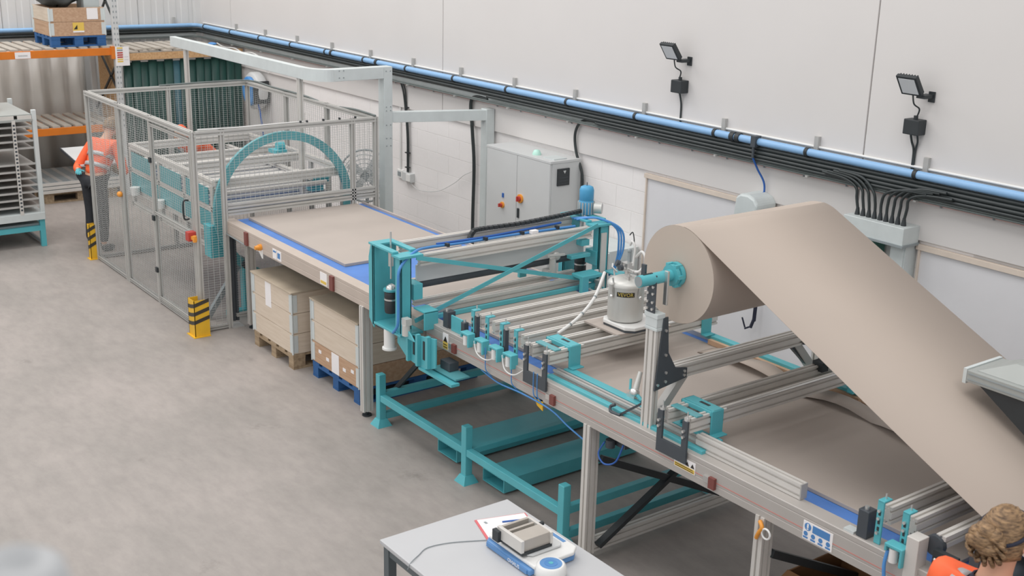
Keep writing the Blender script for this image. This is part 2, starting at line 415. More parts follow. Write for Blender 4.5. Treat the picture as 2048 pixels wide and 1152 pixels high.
part(t, 'blow_gun', B().cyl((-6.47, 7.42, .84), (-6.475, 7.42, .70), .016).bar((-6.475, 7.42, .72), (-6.49, 7.40, .64), .03, .02).bar((-6.49, 7.41, .65), (-6.56, 7.41, .61), .014, .014).bar((-6.56, 7.41, .62), (-6.60, 7.41, .70), .008, .012), 'navy')
part(t, 'hose_clip', B().ball((-6.505, 7.43, 1.80), .016).ball((-6.515, 7.43, 1.68), .016), 'blue')
t = thing('wall_socket', 'white double socket left of the two by the drop cables', 'socket', (-12.37, 7.49, .91))
part(t, 'plate', B().box(-12.43, 7.47, .86, -12.31, 7.502, .965), 'white', bev=.005)
part(t, 'dark_inset', B().box(-12.405, 7.466, .885, -12.335, 7.472, .94), 'mgrey')
t = thing('wall_socket', 'grey switched socket box fed by the pair of drop cables', 'socket', (-12.17, 7.48, .9))
part(t, 'box', B().box(-12.27, 7.44, .855, -12.06, 7.502, .965), 'lgrey', bev=.006)
part(t, 'cover', B().box(-12.16, 7.432, .865, -12.07, 7.442, .955), 'white', bev=.004)
single('thin_wire', B().tube(smooth_path([(-12.1, 7.46, .85), (-11.9, 7.46, .80), (-11.5, 7.46, .86), (-11.15, 7.46, 1.02), (-10.95, 7.46, 1.15), (-10.79, 7.46, 1.22)]), .004, 5), 'lgrey',
       'thin pale wire sagging across the wall from socket to thick conduit', 'wire', (-11.5, 7.46, .8))
single('conduit', B().tube([(-12.37, 7.485, .97), (-12.36, 7.485, 2.0)], .011, 7), 'white', 'thin white vertical conduit rising above the left socket', 'conduit', (-12.37, 7.485, .97))

# trunking box with glands
t = thing('trunking_box', 'grey wall trunking box with many black cables entering its top', 'trunking', (-5.22, 7.4, 1.7))
part(t, 'box', B().box(-5.56, 7.28, 1.715, -5.02, 7.475, 1.845), 'galv', bev=.004)
part(t, 'lid_strip', B().box(-5.57, 7.27, 1.70, -5.01, 7.475, 1.717), 'mgrey')
for k in range(9):
    x = -5.5+k*.052
    g = part(t, 'gland', B().cyl((x, 7.36, 1.84), (x, 7.36, 1.90), .021, .012), 'black')
    tx = x-.35 if k < 4 else x+.38
    b = B().tube(smooth_path([(x, 7.36, 1.89), (x+.004*(k-4), 7.355, 1.97), (x+(-.03 if k < 4 else .03), 7.35, 2.05), ((x*.6+tx*.4), 7.345, 2.10+.012*(k % 4)), (tx, 7.345, 2.115+.012*(k % 4))]), .0115, 7)
    part(t, 'cable', b, 'cable')
t = thing('control_box', 'dark green box below the grey trunking box, half hidden by paper', 'control box', (-5.38, 7.45, 1.3))
part(t, 'case', B().box(-5.52, 7.33, 1.2, -5.30, 7.475, 1.69), 'green', bev=.006)
part(t, 'door', B().box(-5.51, 7.322, 1.22, -5.31, 7.331, 1.67), 'green', bev=.002)
t = thing('cable_duct', 'grey vertical duct dropping from the right end of the trunking box', 'duct', (-5.1, 7.45, .1))
part(t, 'duct', B().box(-5.17, 7.36, .1, -5.04, 7.495, 1.70), 'galv')
part(t, 'cover', B().box(-5.16, 7.352, .12, -5.05, 7.362, 1.69), 'galv', bev=.003)

# boarded openings
def opening(x0, x1, z0, z1, lab):
    t = thing('boarded_opening', lab, 'panel', ((x0+x1)/2, WY, z0))
    part(t, 'board', B().box(x0, WY-.012, z0, x1, WY-.001, z1), 'pboard')
    part(t, 'timber_batten', B().box(x0-.03, WY-.034, z1-.0, x1+.03, WY-.001, z1+.042), 'batten', bev=.002)
    part(t, 'timber_batten', B().box(x0-.012, WY-.03, z0, x0+.004, WY-.001, z1), 'batten', bev=.002)
    part(t, 'timber_batten', B().box(x1-.004, WY-.03, z0, x1+.012, WY-.001, z1), 'batten', bev=.002)
opening(-7.96, -5.72, .02, 1.665, 'white boarded opening with pale timber battens behind the paper roll')
opening(-5.0, -2.9, .02, 1.665, 'white boarded opening with pale timber battens at far right')
t = thing('hose_reel', 'rounded grey hose reel housing on the wall just above the paper roll', 'hose reel', (-6.52, 7.45, 1.6))
part(t, 'housing', B().poly([(-6.66, 7.26, z) if False else (x, 7.24, z) for x, z in ((-6.65, 1.6), (-6.40, 1.6), (-6.39, 1.74), (-6.43, 1.79), (-6.50, 1.815), (-6.58, 1.81), (-6.63, 1.78))], (0, .24, 0)), 'galv', bev=.02)
part(t, 'mouth', B().box(-6.58, 7.235, 1.615, -6.47, 7.242, 1.64), 'black')

# electrical cabinet
t = thing('control_cabinet', 'tall light grey electrical cabinet with two doors and red yellow switches', 'cabinet', (-9.44, 7.3, 0))
part(t, 'plinth', B().box(-9.96, 7.12, 0, -8.92, 7.47, .1), 'mgrey')
part(t, 'body', B().box(-9.98, 7.11, .1, -8.91, 7.472, 1.665), 'lgrey', bev=.004)
part(t, 'roof', B().box(-9.985, 7.083, 1.664, -8.905, 7.472, 1.69), 'lgrey', bev=.003)
d1 = part(t, 'door', B().box(-9.975, 7.085, .11, -9.452, 7.11, 1.663), 'lgrey', bev=.004)
d2 = part(t, 'door', B().box(-9.446, 7.085, .11, -8.915, 7.11, 1.663), 'lgrey', bev=.004)
for x, z, r, d in ((-9.68, 1.11, .032, d1), (-9.375, 1.235, .045, d2)):
    part(t, 'switch_plate', B().cyl((x, 7.086, z), (x, 7.068, z), r, n=20), 'orl', parent=d)
    part(t, 'rotary_switch', B().cyl((x, 7.068, z), (x, 7.045, z), r*.6, n=16).box(x-.008, 7.03, z-r*.55, x+.008, 7.046, z+r*.55), 'red', parent=d)
part(t, 'indicator', B().box(-9.685, 7.075, 1.19, -9.662, 7.086, 1.235), 'blue', parent=d1)
part(t, 'door_handle', B().box(-9.42, 7.07, 1.03, -9.392, 7.086, 1.13), 'black', bev=.005, parent=d2, label='black swing handle')
part(t, 'beacon', B().lathe((-9.28, 7.2, 1.69), [(.045, 0), (.045, .015), (.036, .03), (.03, .045), (0, .052)], 16), 'greenb', label='green white beacon dome')
v = part(t, 'filter_fan', B().box(-8.912, 7.17, 1.44, -8.895, 7.32, 1.61), 'black', bev=.004, label='black square filter fan')
part(t, 'badge', B().poly([(-8.894, 7.235, 1.59), (-8.894, 7.27, 1.59), (-8.894, 7.255, 1.56)], (.003, 0, 0)), 'lgrey', parent=v)
part(t, 'vent_slat', B().box(-8.897, 7.19, 1.46, -8.892, 7.30, 1.464).box(-8.897, 7.19, 1.49, -8.892, 7.30, 1.494).box(-8.897, 7.19, 1.52, -8.892, 7.30, 1.524), 'dplate', parent=v)
part(t, 'roof_vent', B().box(-9.12, 7.16, 1.69, -8.95, 7.32, 1.70), 'galv')
t = thing('grey_cabinet', 'low pale grey cabinet against the wall behind the pressure pot', 'cabinet', (-8.28, 7.3, 0))
part(t, 'body', B().box(-8.48, 7.12, 0, -8.02, 7.48, .99), 'galv', bev=.004)
part(t, 'door', B().box(-8.47, 7.108, .05, -8.03, 7.121, .97), 'lgrey', bev=.003)
part(t, 'door_handle', B().box(-8.10, 7.09, .6, -8.08, 7.11, .72), 'mgrey')
# wall cable reel beyond the fence
t = thing('cable_reel', 'round pale blue cable reel on the wall beyond the fence', 'reel', (-16.25, 7.4, 1.2))
part(t, 'drum', B().lathe((-16.25, 7.3, 1.46), [(.05, 0), (.25, .0), (.27, .03), (.27, .13), (.25, .16)], 28, (0, 1, 0)), 'lgrey')
part(t, 'wound_hose', B().lathe((-16.25, 7.26, 1.46), [(.12, 0), (.17, -.01), (.21, .0), (.21, .04), (.12, .04)], 24, (0, 1, 0)), 'bluel')
part(t, 'arm', B().box(-16.05, 7.24, 1.30, -16.0, 7.475, 1.62), 'black')
part(t, 'hose_tail', B().tube(smooth_path([(-16.05, 7.3, 1.4), (-16.02, 7.35, 1.0), (-16.05, 7.4, .3)]), .012, 6), 'blue')
single('loose_cable', B().tube(smooth_path([(-17.4, 7.3, 2.04), (-17.1, 7.28, 2.01), (-16.7, 7.27, 2.03), (-16.4, 7.26, 2.0), (-16.1, 7.28, 2.02), (-15.95, 7.35, 1.94), (-15.9, 7.42, 1.75)]), .011, 6), 'tube', 'wavy white cable looping below the tray near the corner', 'cable', (-16.5, 7.3, 2.0))

# ================================================================== GREY TRUNKING PORTAL
t = thing('trunking_portal', 'tall pale grey steel trunking portal reaching over the fenced cell', 'trunking', (-10.67, 6.38, 0))
PW = 'galv'
part(t, 'post', B().box(-10.85, 6.30, 0, -10.73, 6.40, 2.445), PW, bev=.004)
part(t, 'cross_duct', B().box(-10.85, 5.72, 2.325, -10.73, 6.30, 2.445), PW, bev=.004)
b = B(); cx, cy = -11.0+.06, 5.72; R0, R1 = .21, .33
cx, cy = -11.06, 5.72
n = 10; ring = []
for i in range(n+1):
    a = PI/2*i/n
    ring.append(((cx+R0*math.cos(a), cy-R0*math.sin(a)*.62), (cx+R1*math.cos(a), cy-R1*math.sin(a)*.62)))
vs = []
for (p, q) in ring: vs += [(p[0], p[1], 2.325), (q[0], q[1], 2.325), (q[0], q[1], 2.445), (p[0], p[1], 2.445)]
fs = [(i*4+k, i*4+(k+1) % 4, (i+1)*4+(k+1) % 4, (i+1)*4+k) for i in range(n) for k in range(4)]
b.add(vs, fs, False)
part(t, 'corner_duct', b, PW)
part(t, 'long_duct', B().box(-14.62, cy-R1*.62, 2.325, cx, cy-R0*.62, 2.445), PW, bev=.004)
part(t, 'lower_cross_duct', B().bar((-10.79, 6.40, 1.915), (-10.43, 7.38, 1.915), .09, .11), PW, bev=.003)
part(t, 'wall_post', B().box(-10.49, 7.36, 0, -10.38, 7.465, 1.98), PW, bev=.004)
b = B()
for y0 in (6.325, 6.375):
    for z in (1.62, 1.70, 1.84, 1.99, 2.03, 2.4):
        b.cyl((-10.73, y0, z), (-10.724, y0, z), .006, n=8)
for y0 in (5.78, 5.83):
    for z in (2.36, 2.43): b.cyl((-10.73, y0, z), (-10.724, y0, z), .006, n=8)
part(t, 'bolts', b, 'mgrey', stuff=True)
part(t, 'support_post', B().prof((-14.2, 5.55, 0), (-14.2, 5.55, 2.325), .05, .05, 1, 1), 'alu')
part(t, 'support_post', B().prof((-11.15, 5.55, 1.1), (-11.15, 5.55, 2.325), .05, .05, 1, 1), 'alu')

# ================================================================== PALLET RACKING AT THE BACK
t = thing('pallet_rack', 'pallet racking with orange beams and grey slatted decks at far left', 'rack', (-17.3, 4.2, 0))
RX0, RX1 = -17.9, -16.8
for x in (RX1, RX0):
    for y in (5.565, 2.75):
        part(t, 'upright', B().box(x-.035, y-.04, 0, x+.035, y+.04, 3.4), 'lgrey', bev=.004)
b = B()
for k in range(26):
    for y in (5.545, 5.585): b.box(RX1+.034, y-.007, 1.0+k*.075, RX1+.037, y+.007, 1.028+k*.075)
part(t, 'slot_holes', b, 'mgrey', stuff=True)
for z in (2.0, .945):
    for x in (RX1-.01, RX0+.01):
        part(t, 'beam', B().box(x-.025, 2.79, z, x+.03, 5.525, z+.1), 'orange', bev=.004)
    part(t, 'beam_connector', B().box(RX1-.03, 5.48, z-.05, RX1+.045, 5.53, z+.12), 'orange')
    pr_ = None
    for k in range(18):
        y = 5.42-k*.152; c = V((-17.35, y, z+.113))-ORG[t]
        if pr_ is None:
            pr_ = part(t, 'deck_slat', B().cbox((-17.35, y, z+.113), (1.12, .10, .024)), 'slat')
            base = V(pr_.location)
        else: share(pr_, t, base+V((0, -k*.152, 0)))
for zz in ((1.1, 1.9), (2.1, 3.0)):
    part(t, 'diagonal_brace', B().bar((RX0, 5.565, zz[0]), (RX1, 5.565, zz[1]), .02, .035), 'black')
    part(t, 'diagonal_brace', B().bar((RX1, 5.565, zz[0]+.35), (RX0, 5.565, zz[1]+.35), .02, .035), 'black')
part(t, 'beam_label', B().box(RX1+.02, 4.20, 2.005, RX1+.024, 4.40, 2.09), 'paperw')
for i, (m, z0) in enumerate((('mgrey', 2.045), ('mgrey', 2.035))):
    part(t, 'label_line', B().box(RX1+.024, 4.24, z0, RX1+.0255, 4.36, z0+.004), m)
# load notice hung on the upright
t = thing('load_notice', 'white load notice with coloured bands hung on the rack upright', 'sign', (-16.76, 5.63, 1.85))
part(t, 'sheet', B().box(-16.762, 5.53, 1.85, -16.757, 5.725, 2.115), 'paperw')
for z, m in ((2.055, 'mgrey'), (2.02, 'red'), (1.99, 'red'), (1.96, 'red'), (1.93, 'ystick'), (1.90, 'ystick'), (2.085, 'ystick')):
    part(t, 'colour_band', B().box(-16.757, 5.555, z, -16.7555, 5.635, z+.02), m)
for z in (1.93, 1.97):
    part(t, 'text_line', B().box(-16.757, 5.65, z, -16.7555, 5.71, z+.003), 'mgrey')
# hanging plastic sheet behind the rack
b = B(); n = 70; vs = []
for i in range(n+1):
    y = 5.5-i*.05
    for z in (.02, 2.0): vs.append((-18.1+.03*math.sin(i*1.1)+.012*math.sin(i*.37+1)+(.05*math.sin(i*.6) if z < 1 else 0), y, z))
b.add(vs, [(2*i, 2*i+1, 2*i+3, 2*i+2) for i in range(n)], True)
o = single('plastic_sheet', b, 'sheetp', 'pale grey rippled plastic sheet hanging behind the pallet rack', 'sheet', (-18.1, 4, 0))
md = o.modifiers.new('thick', 'SOLIDIFY'); md.thickness = .004

# pallets and collar boxes -------------------------------------------------
def pallet(lab, x0, y0, z, lx, ly, m):
    """deck boards along the longer y, three blocks across x at each end"""
    t = thing('wooden_pallet', lab, 'pallet', (x0+lx/2, y0+ly/2, z))
    xs = (x0, x0+lx/2-.05, x0+lx-.1)
    for x in xs:
        part(t, 'bottom_board', B().box(x, y0, z, x+.1, y0+ly, z+.02), m)
        for y in (y0, y0+ly/2-.06, y0+ly-.12):
            part(t, 'block', B().box(x+.002, y, z+.02, x+.098, y+.12, z+.1), m, bev=.003)
    for y in (y0, y0+ly/2-.06, y0+ly-.12):
        part(t, 'stringer_board', B().box(x0, y, z+.1, x0+lx, y+.12, z+.122), m)
    k = int(lx/.16)
    for i in range(k):
        x = x0+(lx-.12)*i/(k-1)
        part(t, 'deck_board', B().box(x, y0, z+.122, x+.12, y0+ly, z+.144), m)
    return t
def collar_box(lab, x0, y0, z, lx, ly, cols, lid=True, name='collar_box'):
    t = thing(name, lab, 'crate', (x0+lx/2, y0+ly/2, z)); h = .19
    for i, (mx, my) in enumerate(cols):
        a = z+i*h+.001; c = z+(i+1)*h-.003
        for y in (y0, y0+ly-.022): part(t, 'side_board', B().box(x0+.003, y, a, x0+lx-.003, y+.022, c), mx, bev=.002)
        for x in (x0, x0+lx-.022): part(t, 'end_board', B().box(x, y0+.003, a, x+.022, y0+ly-.003, c), my, bev=.002)
        for x, sx in ((x0, 1), (x0+lx, -1)):
            for y, sy in ((y0, 1), (y0+ly, -1)):
                part(t, 'corner_hinge', B().box(x-.004*sx, y-.004*sy, a+.012, x+.05*sx, y, c-.012).box(x-.004*sx, y-.004*sy, a+.012, x, y+.05*sy, c-.012).cyl((x-.003*sx, y-.003*sy, a), (x-.003*sx, y-.003*sy, c), .009, n=8), 'galv', label='galvanised hinge')
    if lid: part(t, 'lid', B().box(x0-.012, y0-.015, z+len(cols)*h, x0+lx+.012, y0+ly+.015, z+len(cols)*h+.014), 'lid', bev=.002)
    return t
pallet('bare brown wooden pallet under the pine crate nearest the fence', -10.0, 4.43, 0, .82, 1.2, 'woodd')
t = collar_box('pale pine crate with plywood lid, the one nearest the fence', -10.0, 4.43, .145, .82, 1.2, [('wood', 'woody')]*3)
part(t, 'paper_label', B().box(-9.72, 4.4275, .47, -9.60, 4.43, .70), 'paperw')
pallet('blue painted pallet under the pine crate beside the grey leg', -8.98, 4.52, 0, .84, 1.2, 'palblue')
t = collar_box('pine crate with darker brown bottom course, beside the conveyor leg', -8.98, 4.52, .145, .84, 1.2, [('woodb', 'woodb'), ('wood', 'woody'), ('wood', 'woody')])
part(t, 'paper_label', B().box(-8.62, 4.5175, .15, -8.49, 4.52, .33), 'paperw')
for k in range(4):
    x = -8.86+(.14, 0, .44, .58)[k]
    part(t, 'white_mark', B().box(x, 4.5178, .22+.03*(k % 2), x+.05, 4.52, .25+.03*(k % 2)), 'paperw')
single('timber_offcut', B().box(-8.33, 4.75, .732, -8.05, 4.80, .752), 'wood', 'short pine offcut lying on the lid beside the leg', 'offcut', (-8.2, 4.77, .732))
pallet('blue pallet on the upper rack shelf under the labelled crate', -17.66, 4.71, 2.126, .8, .74, 'palblue')
t = collar_box('brown crate with yellow labels on the upper rack shelf', -17.66, 4.71, 2.271, .8, .74, [('woodb', 'woodb'), ('wood', 'woodb')], lid=False)
part(t, 'floor_board', B().box(-17.64, 4.73, 2.275, -16.88, 5.43, 2.285), 'lid')
XF = -16.857
part(t, 'paper_label', B().box(XF, 5.21, 2.49, XF+.003, 5.36, 2.64), 'paperw')
part(t, 'yellow_label', B().box(XF, 5.01, 2.34, XF+.003, 5.16, 2.45), 'ystick')
part(t, 'yellow_label', B().box(XF, 5.01, 2.318, XF+.0025, 5.16, 2.34), 'paperw')
part(t, 'label_mark', B().poly([(XF+.003, 5.02, 2.36), (XF+.003, 5.07, 2.36), (XF+.003, 5.07, 2.42)], (.002, 0, 0)), 'labelk')
# sack and tub on that crate
b = B(); n, m = 22, 10; vs = []
for i in range(m+1):
    for k in range(n):
        a = 2*PI*k/n; ph = PI*i/m
        r = 1.12*math.sin(ph)**.6*(1+.12*math.sin(3*a+i)+.08*math.sin(5*a-2*i))
        vs.append((-17.25+.36*r*math.cos(a), 4.93+.27*r*math.sin(a), 2.85-.2*math.cos(ph)*(1+.1*math.sin(4*a))))
b.add(vs, [(i*n+k, i*n+(k+1) % n, (i+1)*n+(k+1) % n, (i+1)*n+k) for i in range(m) for k in range(n)], True)
single('sack', b, 'bag', 'crumpled dark grey sack heaped on the labelled crate', 'sack', (-17.25, 4.93, 2.64))
t = thing('plastic_tub', 'clear plastic tub standing in the labelled crate by the upright', 'tub', (-17.1, 5.3, 2.3))
part(t, 'walls', B().box(-17.25, 5.2, 2.30, -16.92, 5.41, 2.85), 'clear', bev=.01)
part(t, 'rim', B().box(-17.26, 5.19, 2.85, -16.91, 5.42, 2.87), 'clear')
# pallet with metal panels on the floor
pallet('plain wooden pallet on the floor under stacked grey metal panels', -17.78, 4.42, 0, 1.0, 1.0, 'woodd')
for k in range(3):
    t = thing('metal_tray', ['lowest grey metal tray of the stack on the floor pallet', 'middle grey metal tray of the stack on the floor pallet', 'topmost grey ribbed metal tray on the floor pallet'][k], 'tray', (-17.3, 4.95, .146+k*.05), 'grey metal trays on the floor pallet')
    z = .146+k*.05
    part(t, 'sheet', B().box(-17.85+.02*k, 4.38, z, -16.75-.02*k, 5.5, z+.045), 'mgrey', bev=.006)
    for j in range(6):
        part(t, 'rib', B().box(-17.8, 4.45+j*.17, z+.045, -16.8, 4.51+j*.17, z+.0495), 'alud')
    part(t, 'edge_rail', B().box(-16.75-.02*k, 4.38, z+.004, -16.735-.02*k, 5.5, z+.044), 'alu')

# booth with strip curtain
t = thing('curtain_booth', 'timber booth front with dark green strip curtain below an OSB header', 'booth', (-16.85, 6.5, 0))
part(t, 'header_board', B().box(-16.83, 5.63, 1.915, -16.79, 7.44, 2.01), 'osb')
part(t, 'side_panel', B().box(-17.8, 5.615, 0, -16.86, 5.635, 1.95), 'osb', label='plywood side panel')
part(t, 'rail', B().box(-16.86, 5.65, 1.88, -16.84, 7.44, 1.91), 'alud')
for x in (-17.75, -16.86):
    part(t, 'top_bearer', B().box(x, 5.64, 1.94, x+.05, 7.44, 2.01), 'woodd')
for k in range(15):
    y = 5.66+k*.118; c = 'strip' if k in (6,) else 'curtain'
    b = B(); vs = []
    for i in range(7):
        f = i/6
        for z in (.04, 1.9): vs.append((-16.86+(.02 if k % 2 else .0)+.012*math.sin(f*PI), y+f*.13, z))
    b.add(vs, [(2*i, 2*i+1, 2*i+3, 2*i+2) for i in range(6)], True)
    o = part(t, 'curtain_strip', b, c); md = o.modifiers.new('thick', 'SOLIDIFY'); md.thickness = .003
for k in range(9):
    y = 5.75+k*.165
    single('timber_plank', B().box(-17.85, y, 2.012, -16.82-.06*(k % 3), y+.13, 2.034), 'slat', 'greyed plank in the lower layer on the curtain booth, '+['nearest the rack upright', 'second from the rack upright', 'third from the rack upright', 'fourth from the rack upright', 'fifth from the rack upright', 'fourth from the white wall', 'third from the white wall', 'second from the white wall', 'nearest the white wall'][k], 'plank', (-17.3, y+.06, 2.012), 'planks on the booth, lower layer')
for k in range(7):
    y = 5.85+k*.16
    single('timber_plank', B().box(-17.85, y, 2.036, -16.88-.05*((k*2) % 3), y+.12, 2.058), 'slat', 'greyed plank in the upper layer on the curtain booth, '+['nearest the rack upright', 'second from the rack upright', 'third from the rack upright', 'fourth from the rack upright', 'third from the white wall', 'second from the white wall', 'nearest the white wall'][k], 'plank', (-17.3, y+.06, 2.036), 'planks on the booth, upper layer')
single('blue_rag', B().ball((-16.98, 7.05, 2.08), (.09, .06, .022)), 'bluel', 'small crumpled blue rag lying on the booth planks', 'rag', (-16.98, 7.05, 2.06))

# ================================================================== DRYING RACK ON TEAL STAND, FAR LEFT
t = thing('teal_stand', 'low teal steel stand carrying the grey drying rack', 'stand', (-15.1, 3.3, 0))
for x in (-14.6, -15.6):
    for y in (3.78, 2.4):
        part(t, 'leg', B().box(x-.03, y-.03, 0, x+.03, y+.03, .34), 'teal', bev=.003)
for x in (-14.6, -15.6): part(t, 'rail', B().box(x-.025, 2.43, .2, x+.025, 3.75, .26), 'teal')
for y in (3.78, 2.4): part(t, 'rail', B().box(-15.57, y-.025, .2, -14.63, y+.025, .26), 'teal')
part(t, 'foot_rail', B().box(-15.57, 3.765, .02, -14.63, 3.795, .05), 'mgrey')
part(t, 'deck', B().box(-15.58, 2.42, .26, -14.62, 3.76, .285), 'mgrey')
t = thing('drying_rack', 'grey multi-shelf drying rack full of flat panels on a teal stand', 'rack', (-15.1, 3.2, .34))
for x, y in ((-14.57, 3.79), (-15.6, 3.79), (-14.57, 2.4), (-15.6, 2.4)):
    part(t, 'post', B().box(x-.025, y-.025, .34, x+.025, y+.025, 1.66), 'galv', bev=.003)
for x in (-14.55, -15.6):
    part(t, 'perforated_post', B().box(x-.01, 3.53, .42, x+.012, 3.57, 1.55), 'alu')
b = B()
for k in range(24): b.box(-14.539, 3.538, .47+k*.044, -14.5365, 3.562, .492+k*.044)
part(t, 'perforations', b, 'dplate', stuff=True)
part(t, 'base_frame', B().box(-15.62, 2.37, .34, -14.54, 3.81, .43), 'galv', bev=.004)
for z in (.50, .585, .67, .755, .84, .925, 1.01, 1.20, 1.285, 1.37, 1.455):
    o = part(t, 'shelf', B().box(-15.58, 2.42, z, -14.58, 3.765, z+.010).box(-14.59, 2.42, z, -14.575, 3.765, z+.022), 'alud')
part(t, 'top_tray', B().box(-15.62, 2.37, 1.53, -14.54, 3.77, 1.56).box(-15.60, 2.40, 1.60, -14.56, 3.76, 1.615), 'hoodg', bev=.003)
part(t, 'tray_lip', B().box(-14.565, 2.4, 1.56, -14.545, 3.56, 1.60).box(-14.565, 3.6, 1.56, -14.545, 3.76, 1.60), 'alu')
t = thing('carton_stack', 'white and brown carton strapped on top of the drying rack', 'carton', (-15.15, 3.2, 1.615))
part(t, 'lower_carton', B().box(-15.45, 2.9, 1.616, -14.95, 3.5, 1.70), 'osb')
part(t, 'upper_carton', B().box(-15.45, 2.9, 1.702, -14.95, 3.49, 1.83), 'paperw', bev=.005)
part(t, 'dark_lid', B().box(-15.46, 2.9, 1.832, -14.96, 3.48, 1.85), 'black')
part(t, 'strap', B().box(-15.1, 3.49, 1.62, -15.06, 3.51, 1.85), 'mgrey')

# ================================================================== GUARD FENCE CELL
FX, FR, FY, FF = -10.57, -13.68, 4.15, 6.1     # front, rear, side, far planes
t = thing('guard_fence', 'square cell of aluminium guard fencing with fine wire mesh panels', 'fence', (-12.1, 5.1, 0))
P_ = .045
def post(x, y, z0=0, z1=1.97, s=P_, m='fal', par=None, nm='post'):
    return part(t, nm, B().prof((x, y, z0), (x, y, z1), s, s, 1, 1), m, parent=par)
for x, y in ((FX, FY), (FR, FY), (FR, FF), (FX, FF)): post(x, y)
for x in (-12.66, -12.60): post(x, FY)
post(-11.68, FY)
for x in (-12.62, -11.62): post(x, FF)
post(FX, 4.43); post(FX, 5.83)
post(FR, 5.1)
post(FX-.03, 4.50, .06, 1.0, .06, 'dplate')
part(t, 'post_base', B().box(FX-.1, 4.44, 0, FX+.05, 4.56, .012), 'alud')
for p, q in (((FX, FY, 1.945), (FR, FY, 1.945)), ((FR, FY, 1.945), (FR, FF, 1.945)), ((FR, FF, 1.945), (FX, FF, 1.945)), ((FX, FY, 1.945), (FX, FF, 1.945))):
    part(t, 'top_rail', B().prof(p, q, .05, .05, 1, 1), 'fal')
for p, q in (((FX, FY, .03), (FR, FY, .03)), ((FR, FY, .03), (FR, FF, .03)), ((FR, FF, .03), (FX, FF, .03)), ((FX, FY, .03), (FX, 4.43, .03)), ((FX, 4.5, .12), (FX, 5.83, .12))):
    part(t, 'bottom_rail', B().prof(p, q, .035, .035, 1, 1), 'alud')
for z in (1.16, 1.225):
    part(t, 'mid_rail', B().prof((FX, 4.45, z), (FX, 6.08, z), .045, .05, 1, 1), 'fal')
def mesh_panel(p, q, z0, z1, par=None, vs_=.05, hs=.024, r=.0021):
    p, q = V((p[0], p[1], 0)), V((q[0], q[1], 0)); L = (q-p).length; d = (q-p)/L; b = B(); nv = max(2, int(L/vs_)); nh = int((z1-z0)/hs)
    def wire(a, c, u, r=r):
        e = (c-a).normalized(); s1 = e.cross(u).normalized()*r; s2 = u.normalized()*r
        b.add([a+s1, a+s2, a-s1, a-s2, c+s1, c+s2, c-s1, c-s2], [(0, 1, 5, 4), (1, 2, 6, 5), (2, 3, 7, 6), (3, 0, 4, 7)])
    for i in range(1, nv):
        x = p+d*L*i/nv; wire(x+V((0, 0, z0)), x+V((0, 0, z1)), d)
    for i in range(1, nh):
        z = V((0, 0, z0+(z1-z0)*i/nh)); wire(p+z, q+z, V((0, 0, 1)), .0010)
    return part(t, 'wire_mesh', b, 'wire', parent=par, stuff=True, fix=False)
mesh_panel((FR+.03, FY), (-12.69, FY), .05, 1.92); mesh_panel((-12.58, FY), (-11.70, FY), .05, 1.92)
mesh_panel((FX, FY+.02), (FX, 4.41), .05, 1.92); mesh_panel((FX, 4.45), (FX, 5.81), 1.25, 1.92)
mesh_panel((FX, 5.85), (FX, 6.08), 1.25, 1.92); mesh_panel((FX, 4.52), (FX, 5.81), .14, .97)
mesh_panel((FR, FY+.02), (FR, 5.08), .05, 1.92); mesh_panel((FR, 5.12), (FR, FF-.02), .05, 1.92)
for a, c in ((FR+.02, -12.64), (-12.6, -11.64), (-11.6, FX-.02)): mesh_panel((a, FF), (c, FF), .05, 1.92)
gx0, gx1 = -11.65, -10.61
g = part(t, 'gate', B().prof((gx0, FY-.01, .06), (gx0, FY-.01, 1.90), .035, .035, 1, 1).prof((gx1, FY-.01, .06), (gx1, FY-.01, 1.90), .035, .035, 1, 1)
         .prof((gx0, FY-.01, 1.885), (gx1, FY-.01, 1.885), .03, .03, 1, 1).prof((gx0, FY-.01, .075), (gx1, FY-.01, .075), .03, .03, 1, 1).prof((gx0, FY-.01, .985), (gx1, FY-.01, .985), .03, .03, 1, 1), 'fal', label='hinged gate frame')
mesh_panel((gx0+.02, FY-.01), (gx1-.02, FY-.01), 1.0, 1.87, g); mesh_panel((gx0+.02, FY-.01), (gx1-.02, FY-.01), .09, .97, g)
part(t, 'handle', B().tube(smooth_path([(-10.69, FY-.03, 1.12), (-10.69, FY-.08, 1.13), (-10.69, FY-.08, 1.29), (-10.69, FY-.03, 1.30)], 4), .009, 8), 'black', parent=g, label='black pull handle')
for z in (.35, .9, 1.5): part(t, 'hinge', B().box(gx0-.03, FY-.045, z, gx0+.02, FY-.025, z+.05), 'black', parent=g)
part(t, 'interlock', B().box(-10.64, FY-.10, .93, -10.56, FY-.02, 1.02), 'red', bev=.005, label='red safety interlock')
part(t, 'interlock_key', B().box(-10.55, FY-.08, .955, -10.47, FY-.05, .985).cyl((-10.49, FY-.065, .94), (-10.49, FY-.065, 1.0), .02), 'orl', label='yellow interlock key')
part(t, 'interlock_actuator', B().box(-10.72, FY-.07, .96, -10.645, FY-.03, 1.0), 'teal')
part(t, 'amber_button', B().ball((-12.63, FY-.045, .985), (.04, .03, .032)), 'orl', label='amber round beacon')
b = B().tube(smooth_path([(FX, 4.2, 1.985), (FX, 4.6, 1.977), (FX, 5.0, 1.98), (FX-.02, 5.3, 1.976)]), .008, 6)
part(t, 'loose_cable', b, 'tube')
part(t, 'loose_cable', B().tube(smooth_path([(FR, 5.0, 1.978), (FR, 5.7, 1.985), (FR+.1, 6.1, 1.985), (-13, 6.11, 1.978), (-12.2, 6.1, 1.985), (-11.6, 6.12, 1.95), (-11, 6.1, 1.985), (FX, 6.1, 1.978)]), .011, 6), 'cable2')
b = B()
